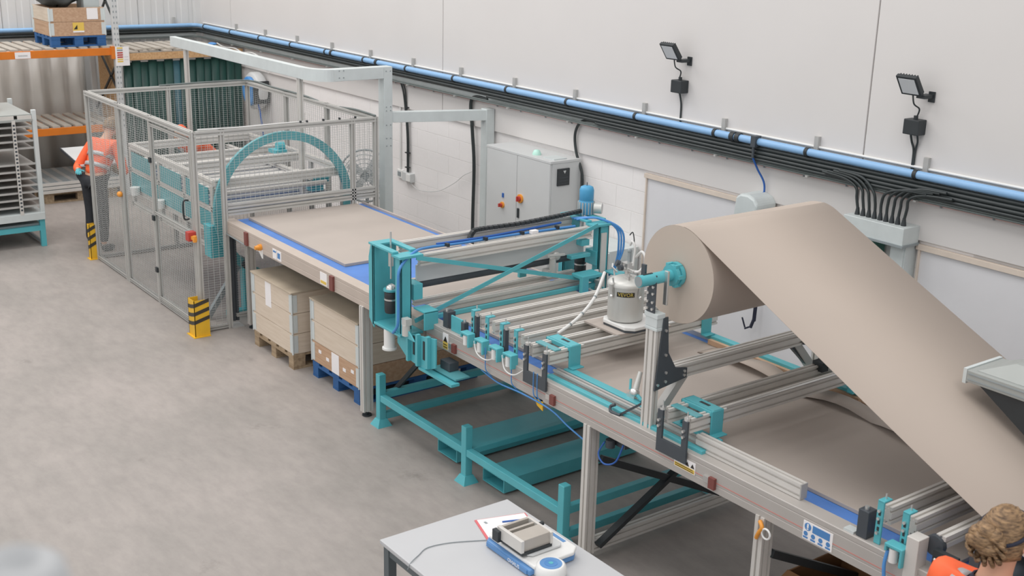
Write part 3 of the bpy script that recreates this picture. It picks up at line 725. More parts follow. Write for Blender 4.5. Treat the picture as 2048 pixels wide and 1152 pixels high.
for y in (5.25, 5.32, 5.5, 5.68, 5.86): b.box(FX-.012, y, 1.97, FX+.012, y+.014, 1.99)
part(t, 'cable_clips', b, 'black', stuff=True)
# post guards
def guard(x, y, h, lab, w=.075):
    t = thing('post_guard', lab, 'post guard', (x, y, 0))
    part(t, 'shell', B().box(x-w, y-w, 0, x+w, y-w+.006, h).box(x-w, y-w, 0, x-w+.006, y+w, h).box(x+w-.006, y-w, 0, x+w, y+w, h).box(x-w-.02, y-w-.02, 0, x+w+.02, y+w, .008), 'yellow')
    n = 3
    for k in range(n):
        z = h*(.28+.23*k); s = h*.1
        part(t, 'black_stripe', B().poly([(x-w, y-w-.001, z), (x, y-w-.001, z+.01), (x+w, y-w-.001, z+.03), (x+w, y-w-.001, z+.03+s), (x, y-w-.001, z+.01+s), (x-w, y-w-.001, z+s)], (0, -.0015, 0))
             .poly([(x+w+.001, y-w, z+.03), (x+w+.001, y+w, z+.07), (x+w+.001, y+w, z+.07+s), (x+w+.001, y-w, z+.03+s)], (.0015, 0, 0)), 'bstripe')
guard(-10.53, 4.10, .37, 'yellow and black striped guard at the foot of the front gate post')
guard(-13.72, 4.10, .42, 'yellow and black striped guard at the rear corner fence post', .04)

# ================================================================== ROTARY TURNER INSIDE THE CELL
t = thing('panel_turner', 'rotary panel turner with teal rings and aluminium cage inside the fenced cell', 'machine', (-12.1, 5.22, 0))
def ring(x, nm):
    cy, cz, R, r = 5.22, 1.07, .77, .685; n = 56; vs = []
    for i in range(n):
        a = 2*PI*i/n
        for rr, xx in ((R, -.02), (R, .02), (r, .02), (r, -.02)): vs.append((x+xx, cy+rr*math.cos(a), cz+rr*math.sin(a)))
    b = B(); b.add(vs, [(i*4+k, i*4+(k+1) % 4, ((i+1) % n)*4+(k+1) % 4, ((i+1) % n)*4+k) for i in range(n) for k in range(4)])
    part(t, nm, b, 'tealp')
ring(-10.9, 'turning_ring')
for x in (-10.9,):
    part(t, 'ring_stand', B().box(x-.05, 4.55, 0, x+.05, 5.9, .06).box(x-.05, 4.72, .06, x+.05, 4.8, .5).box(x-.05, 5.64, .06, x+.05, 5.72, .5), 'teal', bev=.003)
    for y in (4.76, 5.68): part(t, 'support_roller', B().cyl((x-.05, y, .53), (x+.05, y, .53), .05), 'dplate')
    part(t, 'diagonal_leg', B().bar((x-.02, 4.35, .03), (x-.02, 4.75, .6), .05, .05), 'mgrey')
for y in (4.5, 5.94):
    for z, h in ((1.365, .07), (1.10, .05), (.87, .045), (.70, .05)):
        if y > 5 and z < 1.2: continue
        part(t, 'side_beam', B().prof((-10.97, y, z), (-13.35, y, z), .045, h, 1, 1), 'alu')
    for x in (-11.0, -11.72, -12.44, -13.32):
        part(t, 'side_post', B().prof((x, y, .68), (x, y, 1.33), .045, .045, 1, 1), 'alu')
for x in (-10.98, -11.9, -12.42, -13.3):
    part(t, 'cross_beam', B().prof((x, 4.5, 1.36), (x, 5.94, 1.36), .06, .09, 1, 2), 'alu')
part(t, 'inner_beam', B().prof((-11.08, 5.62, 1.285), (-13.25, 5.62, 1.285), .04, .04, 1, 1), 'alu')
for k in range(14):
    x = -11.06-k*.16
    part(t, 'roller', B().cyl((x, 4.54, 1.235), (x, 5.78, 1.235), .026, n=10), 'alu')
for k in range(12):
    x = -11.02-k*.19
    part(t, 'lower_roller', B().cyl((x, 4.54, 1.10), (x, 5.85, 1.10), .024, n=10), 'alud')
part(t, 'blue_bed', B().box(-13.2, 4.56, 1.05, -10.95, 5.86, 1.065), 'belt')
for x0, x1 in ((-11.70, -11.02), (-12.42, -11.74), (-13.3, -12.46)):
    part(t, 'teal_cover', B().box(x0, 4.47, .90, x1, 4.478, 1.07), 'tealp')
    part(t, 'teal_cover', B().box(x0+.05, 4.47, 1.14, x1-.05, 4.478, 1.31), 'tealp')
for x in (-13.05, -12.3):
    part(t, 'white_bucket', B().cyl((x, 4.42, .86), (x, 4.42, .95), .05, .055), 'white')
part(t, 'drive_box', B().box(-11.1, 4.42, .62, -10.94, 4.62, .95), 'teal', bev=.006)
part(t, 'drive_motor', B().cyl((-11.2, 5.72, 1.27), (-11.2, 5.86, 1.27), .07), 'teal')
part(t, 'drive_motor', B().cyl((-12.1, 5.72, 1.45), (-12.1, 5.80, 1.45), .05).box(-12.2, 5.66, 1.38, -12.0, 5.8, 1.42), 'teal')
part(t, 'chain_guard', B().box(-11.3, 5.66, 1.12, -11.16, 5.8, 1.33), 'teal', bev=.004)
t = thing('pedestal_fan', 'round grey cooling fan behind the teal ring near the wall', 'fan', (-11.9, 6.75, 0))
part(t, 'base', B().lathe((-11.9, 6.75, 0), [(.22, 0), (.22, .02), (.04, .05)], 20), 'mgrey')
part(t, 'pole', B().cyl((-11.9, 6.75, .04), (-11.9, 6.75, .82), .02), 'mgrey')
fd = V((.75, -.6, .1)).normalized()
b = B(); fc = V((-11.85, 6.7, 1.06)); fa = fd.orthogonal().normalized(); fb = fd.cross(fa)
for rr in (.30, .25, .2, .15, .1):
    b.tube([fc+(fa*math.cos(a)+fb*math.sin(a))*rr+fd*(.06 if rr < .29 else 0) for a in [2*PI*i/28 for i in range(29)]], .004 if rr < .29 else .012, 5)
for i in range(20):
    a = 2*PI*i/20; b.tube([fc+(fa*math.cos(a)+fb*math.sin(a))*.06+fd*.06, fc+(fa*math.cos(a)+fb*math.sin(a))*.30], .003, 4)
part(t, 'cage', b, 'mgrey')
part(t, 'motor', B().cyl(fc-fd*.12, fc-fd*.01, .07), 'mgrey')
b = B()
for i in range(4):
    a = PI/2*i+.3; u = fa*math.cos(a)+fb*math.sin(a); w_ = fa*-math.sin(a)+fb*math.cos(a)
    b.poly([fc+u*.04-w_*.03, fc+u*.22-w_*.08, fc+u*.24+w_*.05, fc+u*.05+w_*.03], fd*.006)
part(t, 'blades', b, 'lgrey')

# ================================================================== CONVEYORS
YN, YF = 4.44, 6.02
def rail_strip(x0, x1, near, m, z1=1.088, z0=.945):
    y = YN if near else YF-.065
    s = B()
    pts = [(y, z0), (y+.1, z0), (y+.1, z1-.022), (y+.1, z1), (y+.004, z1), (y, z1-.004), (y, z1-.028), (y+.002, z1-.030), (y+.002, z1-.034), (y, z1-.036), (y, z0+.046), (y+.002, z0+.044), (y+.002, z0+.040), (y, z0+.038)] if near else \
          [(y, z0), (y+.022, z0), (y+.022, z1), (y, z1), (y, z1-.022)]
    return s.poly([(x0, a, c) for a, c in pts], (x1-x0, 0, 0))
t = thing('belt_conveyor', 'far belt conveyor with blue belt running out of the fenced cell', 'conveyor', (-9.2, 5.2, 0))
part(t, 'side_rail', rail_strip(-10.62, -7.02, True, None), 'railtan')
part(t, 'side_rail', rail_strip(-10.62, -7.02, False, None), 'railtan')
part(t, 'belt', B().box(-10.62, YN+.10, 1.045, -7.0, YF-.065, 1.068), 'belt', bev=.004)
part(t, 'belt_bed', B().box(-10.6, YN+.1, .98, -7.04, YF-.065, 1.0), 'mgrey')
part(t, 'end_roller', B().cyl((-10.62, YN+.1, 1.03), (-10.62, YF-.065, 1.03), .03), 'alu')
for x, y in ((-7.93, 4.47), (-7.93, 5.92), (-10.45, 5.92), (-10.45, 4.62)):
    l = part(t, 'leg', B().prof((x, y, .04), (x, y, .95), .09, .055, 2, 1, up=(1, 0, 0)), 'alu')
    part(t, 'foot', B().cyl((x, y, 0), (x, y, .012), .04).cyl((x, y, .012), (x, y, .05), .012), 'black', parent=l)
part(t, 'cross_member', B().prof((-7.93, 4.5, .85), (-7.93, 5.95, .85), .045, .09), 'alud')
part(t, 'drive_motor', B().cyl((-7.75, 4.55, .86), (-7.75, 4.85, .86), .06).box(-7.82, 4.5, .8, -7.68, 4.56, .92), 'dplate')
part(t, 'diagonal_brace', B().bar((-7.9, 4.62, .10), (-7.1, 4.7, .93), .025, .035), 'black')
part(t, 'amber_beacon', B().cyl((-9.80, YN, 1.0), (-9.80, YN-.025, 1.0), .03).cyl((-9.80, YN-.025, 1.0), (-9.80, YN-.06, 1.0), .024, .018), 'orl', label='amber push button')
part(t, 'bracket_plate', B().poly([(-9.88, YN-.004, .98), (-9.78, YN-.004, .90), (-9.76, YN-.004, .90), (-9.76, YN-.004, .98)], (0, .004, 0)), 'white')
for x in (-10.1, -8.42, -7.75): part(t, 'sensor', B().box(x-.03, YN-.02, .95, x+.03, YN, 1.075), 'ind', label='red brown sensor block')
for x in (-9.55, -9.46): part(t, 'sticker', B().box(x, YN-.003, .96, x+.08, YN, 1.05), 'paperw')
part(t, 'sticker_text', B().box(-9.54, YN-.0045, 1.02, -9.48, YN-.003, 1.035).box(-9.45, YN-.0045, .98, -9.40, YN-.003, 1.03), 'bstick')
part(t, 'sticker', B().box(-8.64, YN-.003, .955, -8.52, YN, 1.06), 'paperw')
part(t, 'sticker_text', B().box(-8.63, YN-.0045, .965, -8.53, YN-.003, .99), 'ystick')
for x in (-7.62, -7.35): part(t, 'joint_plate', B().box(x, YN-.006, .955, x+.12, YN, 1.07), 'alud', bev=.002)
part(t, 'rod', B().cyl((-10.55, YN-.01, .96), (-10.1, YN-.01, .945), .006), 'mgrey')
single('paper_board', B().box(-10.56, 4.665, 1.069, -8.62, 5.86, 1.094), 'board', 'large grey brown paper board on the far conveyor before the gantry', 'board', (-9.6, 5.26, 1.069), bev=.002)
# near conveyor
t = thing('belt_conveyor', 'near belt conveyor with grey rails under the gluing carriage and paper roll', 'conveyor', (-4.9, 5.2, 0))
part(t, 'side_rail', rail_strip(-6.98, -2.2, True, None, 1.1), 'railg')
part(t, 'side_rail', rail_strip(-6.98, -2.2, False, None, 1.1), 'alu')
part(t, 'red_line', B().box(-6.98, YN-.0015, 1.003, -2.2, YN, 1.007), 'redl', label='thin red printed line')
part(t, 'belt', B().box(-7.0, YN+.10, 1.045, -2.2, YF-.065, 1.068), 'belt', bev=.004)
part(t, 'belt_bed', B().box(-6.95, YN+.1, .97, -2.2, YF-.065, .99), 'mgrey')
for x in (-5.13, -3.71):
    for y in (4.475, 5.92):
        l = part(t, 'leg', B().prof((x, y, .05), (x, y, .95), .085, .06, 2, 1, up=(1, 0, 0)), 'alu')
        part(t, 'foot', B().cyl((x, y, 0), (x, y, .015), .045).cyl((x, y, .015), (x, y, .06), .014), 'black', parent=l)
    part(t, 'stretcher', B().prof((x, 4.5, .10), (x, 5.93, .10), .05, .09, 1, 2), 'alu')
BA, BB, BC, BD, BE, BF = (-5.08, 4.53, .11), (-5.08, 5.24, .49), (-5.08, 4.52, .72), (-5.08, 5.62, .18), (-3.68, 4.52, .72), (-3.68, 5.5, .22)
part(t, 'diagonal_brace', B().bar(BA, BB, .03, .05, up=(1, 0, 0)), 'black', label='black diagonal brace')
part(t, 'diagonal_brace', B().bar(BC, BD, .03, .045), 'black', label='black diagonal brace')
part(t, 'diagonal_brace', B().bar(BE, BF, .03, .045), 'black', label='black diagonal brace')
part(t, 'guide_rail', B().prof((-4.28, 4.535, 1.145), (-3.53, 4.535, 1.145), .05, .085, 1, 2), 'alu', label='loose aluminium guide rail')
part(t, 'guide_rail_cap', B().box(-3.53, 4.51, 1.102, -3.523, 4.56, 1.188), 'alud')
for x in (-6.60, -5.47, -4.06):
    part(t, 'sensor', B().box(x-.022, YN-.02, .965, x+.022, YN, 1.03), 'ind', label='red brown sensor block')
    part(t, 'sensor_clip', B().box(x-.07, YN-.012, .985, x-.03, YN, 1.02), 'steel')
part(t, 'bracket_plate', B().poly([(-5.68, YN, .955), (-5.58, YN, .955), (-5.58, YN, .88), (-5.64, YN, .90)], (0, .006, 0)), 'yellow')
def warn(x0, x1, z0, z1, nt):
    s = part(t, 'sticker', B().box(x0, YN-.003, z0, x1, YN, z1), 'paperw'); w = (x1-x0)/nt
    tri = B()
    for k in range(nt):
        c = x0+w*(k+.5); r = min(w*.36, (z1-z0)*.25); zb = z1-(z1-z0)*(.52 if nt == 1 else .5)
        tri.poly([(c-r, YN-.003, zb), (c+r, YN-.003, zb), (c, YN-.003, zb+1.7*r)], (0, -.0012, 0))
    part(t, 'warning_triangle', tri, 'labelk', parent=s)
    part(t, 'yellow_field', B().box(x0+.004, YN-.0042, z0+.004, x1-.004, YN-.003, z0+(z1-z0)*(.48 if nt == 1 else .4)), 'ystick', parent=s)
    part(t, 'text_line', B().box(x0+.01, YN-.0052, z0+(z1-z0)*.12, x1-.01, YN-.0042, z0+(z1-z0)*.17).box(x0+.01, YN-.0052, z0+(z1-z0)*.28, x1-.015, YN-.0042, z0+(z1-z0)*.33), 'labelk', parent=s)
warn(-6.755, -6.685, .955, 1.075, 1)
warn(-4.365, -4.2, .985, 1.055, 4)
s = part(t, 'sticker', B().box(-3.43, YN-.003, .955, -3.245, YN, 1.055), 'paperw', label='blue and white safety sticker')
part(t, 'blue_field', B().box(-3.37, YN-.0042, 1.008, -3.262, YN-.003, 1.048).cyl((-3.40, YN-.003, 1.028), (-3.40, YN-.0042, 1.028), .021, n=18), 'bstick', parent=s)
part(t, 'mark', B().box(-3.405, YN-.0055, 1.022, -3.395, YN-.0042, 1.044).box(-3.405, YN-.0055, 1.012, -3.395, YN-.0042, 1.018), 'paperw', parent=s)
b = B()
for k in range(4):
    c = -3.41+k*.047
    b.cyl((c, YN-.003, .988), (c, YN-.0042, .988), .013, n=14).box(c-.015, YN-.0042, .962, c+.015, YN-.003, .972)
part(t, 'pictogram', b, 'bstick', parent=s)
for x, d in ((-6.2, 0), (-5.9, .0), (-5.66, 0), (-5.62, 0)):
    part(t, 'air_tube', B().tube(smooth_path([(x, YN-.02, 1.13), (x, YN-.02, 1.04), (x+.01, YN-.02, .97), (x+.03, YN+.02, .92)]), .004, 5), 'bluel')
part(t, 'air_tube', B().tube(smooth_path([(-6.3, YN+.02, .93), (-6.1, YN+.02, .90), (-5.8, YN-.005, .93), (-5.5, YN+.0, .92), (-5.35, YN+.03, .85), (-5.2, YN+.05, .80)]), .006, 6), 'bluel')
part(t, 'air_tube', B().tube(smooth_path([(-6.35, YN-.01, 1.13), (-6.27, YN-.04, 1.07), (-6.15, YN-.04, 1.06), (-6.05, YN-.01, 1.12)]), .005, 6), 'tube')
part(t, 'air_tube', B().tube(smooth_path([(-6.02, YN-.01, 1.13), (-5.95, YN-.04, 1.06), (-5.85, YN-.04, 1.05), (-5.78, YN-.01, 1.10)]), .005, 6), 'tube')
b = B().box(-5.05, 4.55, .84, -4.9, 4.75, .93).cyl((-5.0, 4.52, .83), (-5.0, 4.52, .88), .03)
part(t, 'valve_block', b, 'dplate')
part(t, 'air_tube', B().tube(smooth_path([(-5.03, 4.5, .86), (-5.05, 4.47, .78), (-4.98, 4.46, .74), (-4.9, 4.48, .78), (-4.86, 4.5, .9)]), .006, 6), 'blue')
t2 = thing('cable_loop', 'orange cable loop and white ring hanging on the right conveyor leg', 'cable', (-3.68, 4.43, .85))
part(t2, 'ring', B().tube([(-3.64+.028*math.cos(a), 4.41, .885+.028*math.sin(a)) for a in [2*PI*i/16 for i in range(17)]], .006, 6), 'white')
part(t2, 'cord', B().tube(smooth_path([(-3.7, 4.425, .93), (-3.67, 4.41, .91), (-3.69, 4.41, .87), (-3.71, 4.42, .83)]), .012, 6), 'orl')
single('paper_board', B().box(-7.98, 4.685, 1.0695, -2.7, 5.86, 1.092), 'board', 'very long brown paper board lying along the near belt under the carriage', 'board', (-5.3, 5.27, 1.0695), bev=.002)
t = thing('paper_strip', 'curled brown paper offcut on the far edge of the near belt', 'offcut', (-5.2, 5.75, 1.093))
b = B(); vs = []
for i in range(13):
    x = -5.42+i*.07; z = 1.096+.05*math.sin(PI*i/12)
    vs += [(x, 5.66, z), (x, 5.80, z+.012*math.sin(i)), ]
b.add(vs, [(2*i, 2*i+1, 2*i+3, 2*i+2) for i in range(12)], True)
o = part(t, 'strip', b, 'paper'); md = o.modifiers.new('thick', 'SOLIDIFY'); md.thickness = .003
t = thing('timber_lath', 'long thin timber lath lying beside the board near the far rail', 'lath', (-4.9, 5.88, 1.07))
part(t, 'lath', B().box(-5.45, 5.875, 1.069, -4.1, 5.91, 1.10), 'offcut')
t = thing('paper_strip', 'ragged paper offcut beneath the carriage far right bracket', 'offcut', (-3.9, 5.75, 1.093))
b = B(); vs = []
for i in range(17):
    x = -4.5+i*.09; z = 1.097+.03*abs(math.sin(i*.55))
    vs += [(x, 5.62+.05*math.sin(i*.4), z), (x, 5.78, z+.02)]
b.add(vs, [(2*i, 2*i+1, 2*i+3, 2*i+2) for i in range(16)], True)
o = part(t, 'strip', b, 'board'); md = o.modifiers.new('thick', 'SOLIDIFY'); md.thickness = .003

# ================================================================== TEAL PRESS GANTRY
t = thing('roller_gantry', 'teal gantry with crossed braces and rollers spanning the conveyor', 'machine', (-7.2, 5.25, .9))
T = 'teal'
for y0, y1, nm in ((4.24, 4.44, 0), (6.06, 6.26, 1)):
    part(t, 'upright', B().poly([(-7.47, y0, 1.02), (-7.40, y0, .96), (-7.40, y0, 1.60), (-7.44, y0, 1.60), (-7.47, y0, 1.50)], (0, .012, 0)).box(-7.42, y0, .98, -7.40, y1, 1.60), T, bev=.003)
    ya, yb = (y0+.02, y0+.11) if nm == 0 else (y1-.13, y1-.03)
    part(t, 'upright', B().box(-7.12, ya, 1.0, -7.04, ya+.012, 1.58).box(-7.056, ya, .98, -7.04, yb, 1.58).box(-7.12, yb-.012, 1.0, -7.04, yb, 1.58).poly([(-7.04, ya, 1.0), (-6.86, ya, 1.0), (-6.90, ya, 1.035), (-7.04, ya, 1.12)], (0, .012, 0)), T, bev=.003)
    part(t, 'top_plate', B().box(-7.47, y0, 1.595, -7.38, y1, 1.612).box(-7.38, y0, 1.595, -7.12, y0+.05, 1.612).box(-7.38, y1-.05, 1.595, -7.12, y1, 1.612).box(-7.14, y0, 1.575, -7.02, y1, 1.595), T, bev=.003)
    part(t, 'bottom_plate', B().box(-7.42, y0, .99, -7.02, y1, 1.008), T, bev=.003)
    part(t, 'lower_bracket', B().poly([(-7.16, y0+.06, .99), (-6.64, y0+.06, 1.08), (-6.64, y0+.06, .86), (-6.80, y0+.06, .80), (-7.02, y0+.06, .82), (-7.16, y0+.06, .90)], (0, .014, 0)), T, bev=.003)
    part(t, 'slot_rail', B().box(-6.99, y0+.03, .82, -6.965, y0+.06, 1.06).box(-6.86, y0+.03, .82, -6.835, y0+.06, 1.06).box(-6.73, y0+.03, .84, -6.70, y0+.06, 1.08), T)
    part(t, 'slot', B().box(-6.935, y0+.055, .88, -6.915, y0+.0605, 1.02), 'black'); part(t, 'slot', B().box(-6.80, y0+.055, .88, -6.775, y0+.0605, 1.02), 'black')
    part(t, 'under_arm', B().box(-6.85, y0+.05, .79, -6.42, y0+.12, .81), T)
    part(t, 'lift_rod', B().cyl((-7.28, y0+.08, 1.36), (-7.28, y0+.08, 1.72), .007).cyl((-7.28, y0+.08, 1.46), (-7.28, y0+.08, 1.57), .02), 'steel')
    part(t, 'spring_plate', B().cyl((-7.28, y0+.08, 1.27), (-7.28, y0+.08, 1.285), .058), T)
    part(t, 'air_spring', B().lathe((-7.28, y0+.08, 1.1), [(.045, 0), (.05, .02), (.05, .09), (.042, .105), (.05, .12), (.05, .16), (.04, .17)], 18), 'black')
    part(t, 'spring_collar', B().cyl((-7.28, y0+.08, 1.20), (-7.28, y0+.08, 1.212), .053).lathe((-7.28, y0+.08, 1.285), [(.04, 0), (.035, .02), (.015, .035), (0, .04)], 14), 'steel')
    part(t, 'bearing_block', B().box(-7.2, y0+.14, 1.24, -7.06, y0+.22 if nm == 0 else y0+.14-.08, 1.36), T, bev=.004)
    part(t, 'clamp_block', B().box(-7.03, y0+.12, 1.188, -6.88, y0+.24, 1.203).box(-6.893, y0+.12, 1.06, -6.88, y0+.24, 1.2).box(-7.03, y0+.22, 1.11, -6.96, y0+.24, 1.19), T, bev=.004)
    part(t, 'valve', B().cyl((-6.97, y0+.02, 1.02), (-6.97, y0+.02, 1.10), .03).box(-7.0, y0+.0, 1.1, -6.94, y0+.05, 1.15), 'pot')
part(t, 'back_beam', B().prof((-7.36, 4.45, 1.565), (-7.36, 6.08, 1.565), .05, .085, 1, 2), 'alu')
part(t, 'front_beam', B().prof((-7.10, 4.45, 1.53), (-7.10, 6.08, 1.53), .045, .085, 1, 2), 'alu')
part(t, 'doctor_panel', B().box(-7.165, 4.46, 1.345, -7.15, 6.06, 1.475), 'lgrey', bev=.002)
part(t, 'pressure_roller', B().cyl((-7.20, 4.42, 1.315), (-7.20, 6.08, 1.315), .036, n=20), 'dplate', label='dark rubber roller')
part(t, 'lower_beam', B().prof((-7.26, 4.5, 1.15), (-7.26, 6.05, 1.15), .04, .045, 1, 1), 'alu')
part(t, 'lower_beam', B().prof((-7.10, 4.5, 1.135), (-7.10, 6.05, 1.135), .05, .06, 1, 1), 'alu')
part(t, 'teal_tie', B().bar((-7.0, 4.46, 1.11), (-7.0, 6.08, 1.11), .03, .03), T)
part(t, 'cross_brace', B().bar((-7.02, 4.38, 1.575), (-7.02, 6.1, 1.13), .008, .032, up=(0, 0, 1)), T)
part(t, 'cross_brace', B().bar((-7.01, 4.36, 1.10), (-7.01, 6.08, 1.60), .008, .032, up=(0, 0, 1)), T)
part(t, 'rear_brace', B().bar((-7.43, 4.40, 1.10), (-7.43, 5.2, 1.42), .008, .04, up=(0, 0, 1)), T)
part(t, 'blue_hose', B().tube(smooth_path([(-7.2, 6.0, 1.56), (-7.22, 5.4, 1.565), (-7.24, 4.9, 1.56), (-7.2, 4.6, 1.58), (-7.08, 4.40, 1.60), (-7.03, 4.25, 1.52), (-7.02, 4.225, 1.40), (-7.02, 4.225, 1.2), (-7.04, 4.23, 1.08), (-7.12, 4.24, 1.0)]), .011, 7), 'bluel')
part(t, 'blue_hose', B().tube(smooth_path([(-7.26, 5.9, 1.59), (-7.25, 5.2, 1.575), (-7.25, 4.7, 1.58)]), .010, 6), 'blue')
for k in range(3):
    part(t, 'blue_hose', B().tube(smooth_path([(-7.3+.03*k, 6.05, 1.60), (-7.1, 6.15, 1.63), (-7.0+.012*k, 6.27+.012*k, 1.55), (-6.985+.014*k, 6.29+.015*k, 1.40), (-7.0+.01*k, 6.28, 1.25), (-7.06, 6.27, 1.14)]), .009, 6), 'bluel')
b = B(); ch = smooth_path([(-7.28, 5.02, 1.57), (-7.28, 5.05, 1.62), (-7.28, 5.12, 1.635), (-7.28, 5.5, 1.63), (-7.29, 5.9, 1.64), (-7.3, 6.15, 1.65)], 8)
for i in range(0, len(ch)-1): b.bar(ch[i], ch[i]+(ch[i+1]-ch[i])*.8, .04, .026)
part(t, 'drag_chain', b, 'black', label='black energy chain')
for y in (4.75, 5.1, 5.45, 5.8): part(t, 'hose_clip', B().box(-7.215, y, 1.565, -7.175, y+.02, 1.59), 'black')
part(t, 'switch_box', B().box(-7.18, 5.52, 1.57, -7.14, 5.58, 1.595), 'paperw')
m_ = part(t, 'motor', B().lathe((-7.33, 6.22, 1.612), [(.062, 0), (.062, .11), (.056, .115), (.060, .12), (.060, .20), (.052, .225), (.03, .235), (0, .236)], 22), 'motor', label='blue vertical motor')
b = B()
for i in range(16):
    a = 2*PI*i/16; u = V((math.cos(a), math.sin(a), 0)); c = V((-7.33, 6.22, 1.615))
    b.bar(c+u*.066, c+u*.066+V((0, 0, .10)), .006, .012, up=u)
part(t, 'cooling_fins', b, 'pot', parent=m_)
part(t, 'terminal_box', B().cyl((-7.26, 6.25, 1.67), (-7.21, 6.29, 1.67), .045), 'pot', parent=m_)
part(t, 'fan_screw', B().cyl((-7.33, 6.22, 1.84), (-7.33, 6.22, 1.875), .004), 'dplate', parent=m_)
part(t, 'side_arm', B().box(-7.25, 5.98, 1.42, -7.08, 6.06, 1.47).box(-7.12, 5.86, 1.33, -7.06, 6.06, 1.36).box(-7.3, 5.8, 1.30, -7.24, 5.98, 1.45), T, bev=.003)
part(t, 'glue_head', B().cyl((-7.12, 5.72, 1.22), (-7.10, 5.70, 1.36), .035, .025).ball((-7.13, 5.76, 1.36), .035).box(-7.18, 5.66, 1.2, -7.1, 5.72, 1.26).cyl((-7.08, 5.8, 1.38), (-7.05, 5.62, 1.40), .012), 'pot', label='silver glue head')
part(t, 'head_bracket', B().box(-7.36, 5.55, 1.28, -7.2, 5.62, 1.31).box(-7.36, 5.55, 1.16, -7.33, 5.62, 1.3), T, bev=.003)
part(t, 'yoke', B().box(-7.04, 5.85, 1.2, -6.9, 6.06, 1.23).box(-6.94, 5.85, 1.08, -6.9, 5.92, 1.21), T, bev=.006)
part(t, 'end_channel', B().box(-7.035, 6.14, 1.03, -7.02, 6.19, 1.52), 'alu')
part(t, 'white_tag', B().box(-7.034, 6.08, 1.16, -7.02, 6.12, 1.22), 'paperw')
part(t, 'cylinder', B().cyl((-7.24, 4.28, .84), (-7.24, 4.28, .99), .042), 'white', label='white wrapped cylinder')
part(t, 'cylinder_flange', B().cyl((-7.24, 4.28, .83), (-7.24, 4.28, .845), .055), 'white')
part(t, 'under_unit', B().box(-6.70, 4.38, .836, -6.58, 4.46, .90), 'dplate', bev=.003)
part(t, 'under_plate', B().box(-6.75, 4.34, .822, -6.44, 4.46, .834), 'tealp')

# ================================================================== CLAMP BEAMS ACROSS THE BELT
def clamp_beam(x, lab, plate=True, y1=5.93, yoke=True):
    t = thing('clamp_beam', lab, 'beam', (x, 4.5, 1.1), 'clamp beams across the belt')
    part(t, 'beam', B().prof((x, 4.53, 1.235), (x, y1, 1.235), .045, .09, 1, 2), 'alu')
    c = part(t, 'clamp_plate', B().box(x-.018, 4.468, 1.10, x+.018, 4.48, 1.325).box(x-.018, 4.468, 1.318, x+.02, 4.53, 1.328), 'teal', bev=.003)
    b = B()
    for z in (1.17, 1.205, 1.25): b.box(x-.006, 4.466, z, x+.006, 4.469, z+.02)
    part(t, 'slots', b, 'black', parent=c)
    for z in (1.16, 1.235, 1.275): part(t, 'bolt', B().cyl((x, 4.468, z), (x, 4.456, z), .008, n=8), 'steel', parent=c)
    part(t, 'adjust_screw', B().cyl((x, 4.505, 1.325), (x, 4.505, 1.355), .005, n=8), 'steel', parent=c)
    if yoke: part(t, 'yoke', B().box(x-.05, 4.40, 1.155, x+.05, 4.46, 1.172).box(x+.035, 4.40, 1.075, x+.05, 4.46, 1.16).box(x-.05, 4.40, 1.13, x-.038, 4.46, 1.16), 'teal', bev=.004)
    if yoke: part(t, 'air_cylinder', B().cyl((x-.01, 4.425, 1.08), (x-.01, 4.425, 1.15), .022).cyl((x-.01, 4.425, 1.145), (x-.01, 4.425, 1.158), .01), 'white')
    part(t, 'end_plate', B().box(x-.018, 5.9, 1.1, x+.018, 5.95, 1.2), 'teal', bev=.003)
    if plate:
        part(t, 'black_angle', B().box(x+.022, 4.47, 1.09, x+.045, 4.50, 1.29), 'dplate')
        part(t, 'angle_bolt', B().cyl((x+.04, 4.485, 1.29), (x+.04, 4.485, 1.31), .012, n=8), 'steel')
for i, (x, lab) in enumerate(((-6.43, 'aluminium clamp beam nearest the teal gantry'), (-6.26, 'aluminium clamp beam, second from the teal gantry'), (-6.09, 'aluminium clamp beam, third from the teal gantry'), (-5.93, 'aluminium clamp beam nearest the glue pot'))):
    clamp_beam(x, lab, i % 2 == 0)
clamp_beam(-3.02, 'shaded clamp beam under the paper web, left of the lower pair', False, yoke=False)
clamp_beam(-2.88, 'shaded clamp beam under the paper web, right of the lower pair', False)
t = thing('stop_plate', 'teal stop plate between black blocks on the rail near the gantry', 'bracket', (-6.66, 4.48, 1.1))
part(t, 'black_block', B().box(-6.79, 4.46, 1.10, -6.73, 4.53, 1.225), 'dplate', bev=.003)
part(t, 'teal_plate', B().box(-6.70, 4.47, 1.10, -6.56, 4.482, 1.215), 'teal', bev=.002)
part(t, 'black_block', B().box(-6.56, 4.46, 1.10, -6.52, 4.50, 1.205), 'dplate', bev=.003)
part(t, 'bolt', B().cyl((-6.76, 4.475, 1.225), (-6.76, 4.475, 1.245), .01, n=8).cyl((-6.54, 4.48, 1.205), (-6.54, 4.48, 1.225), .01, n=8), 'steel')
part(t, 'foot_clip', B().box(-6.80, 4.445, 1.1, -6.72, 4.47, 1.106).box(-6.58, 4.445, 1.1, -6.48, 4.47, 1.106), 'alud')

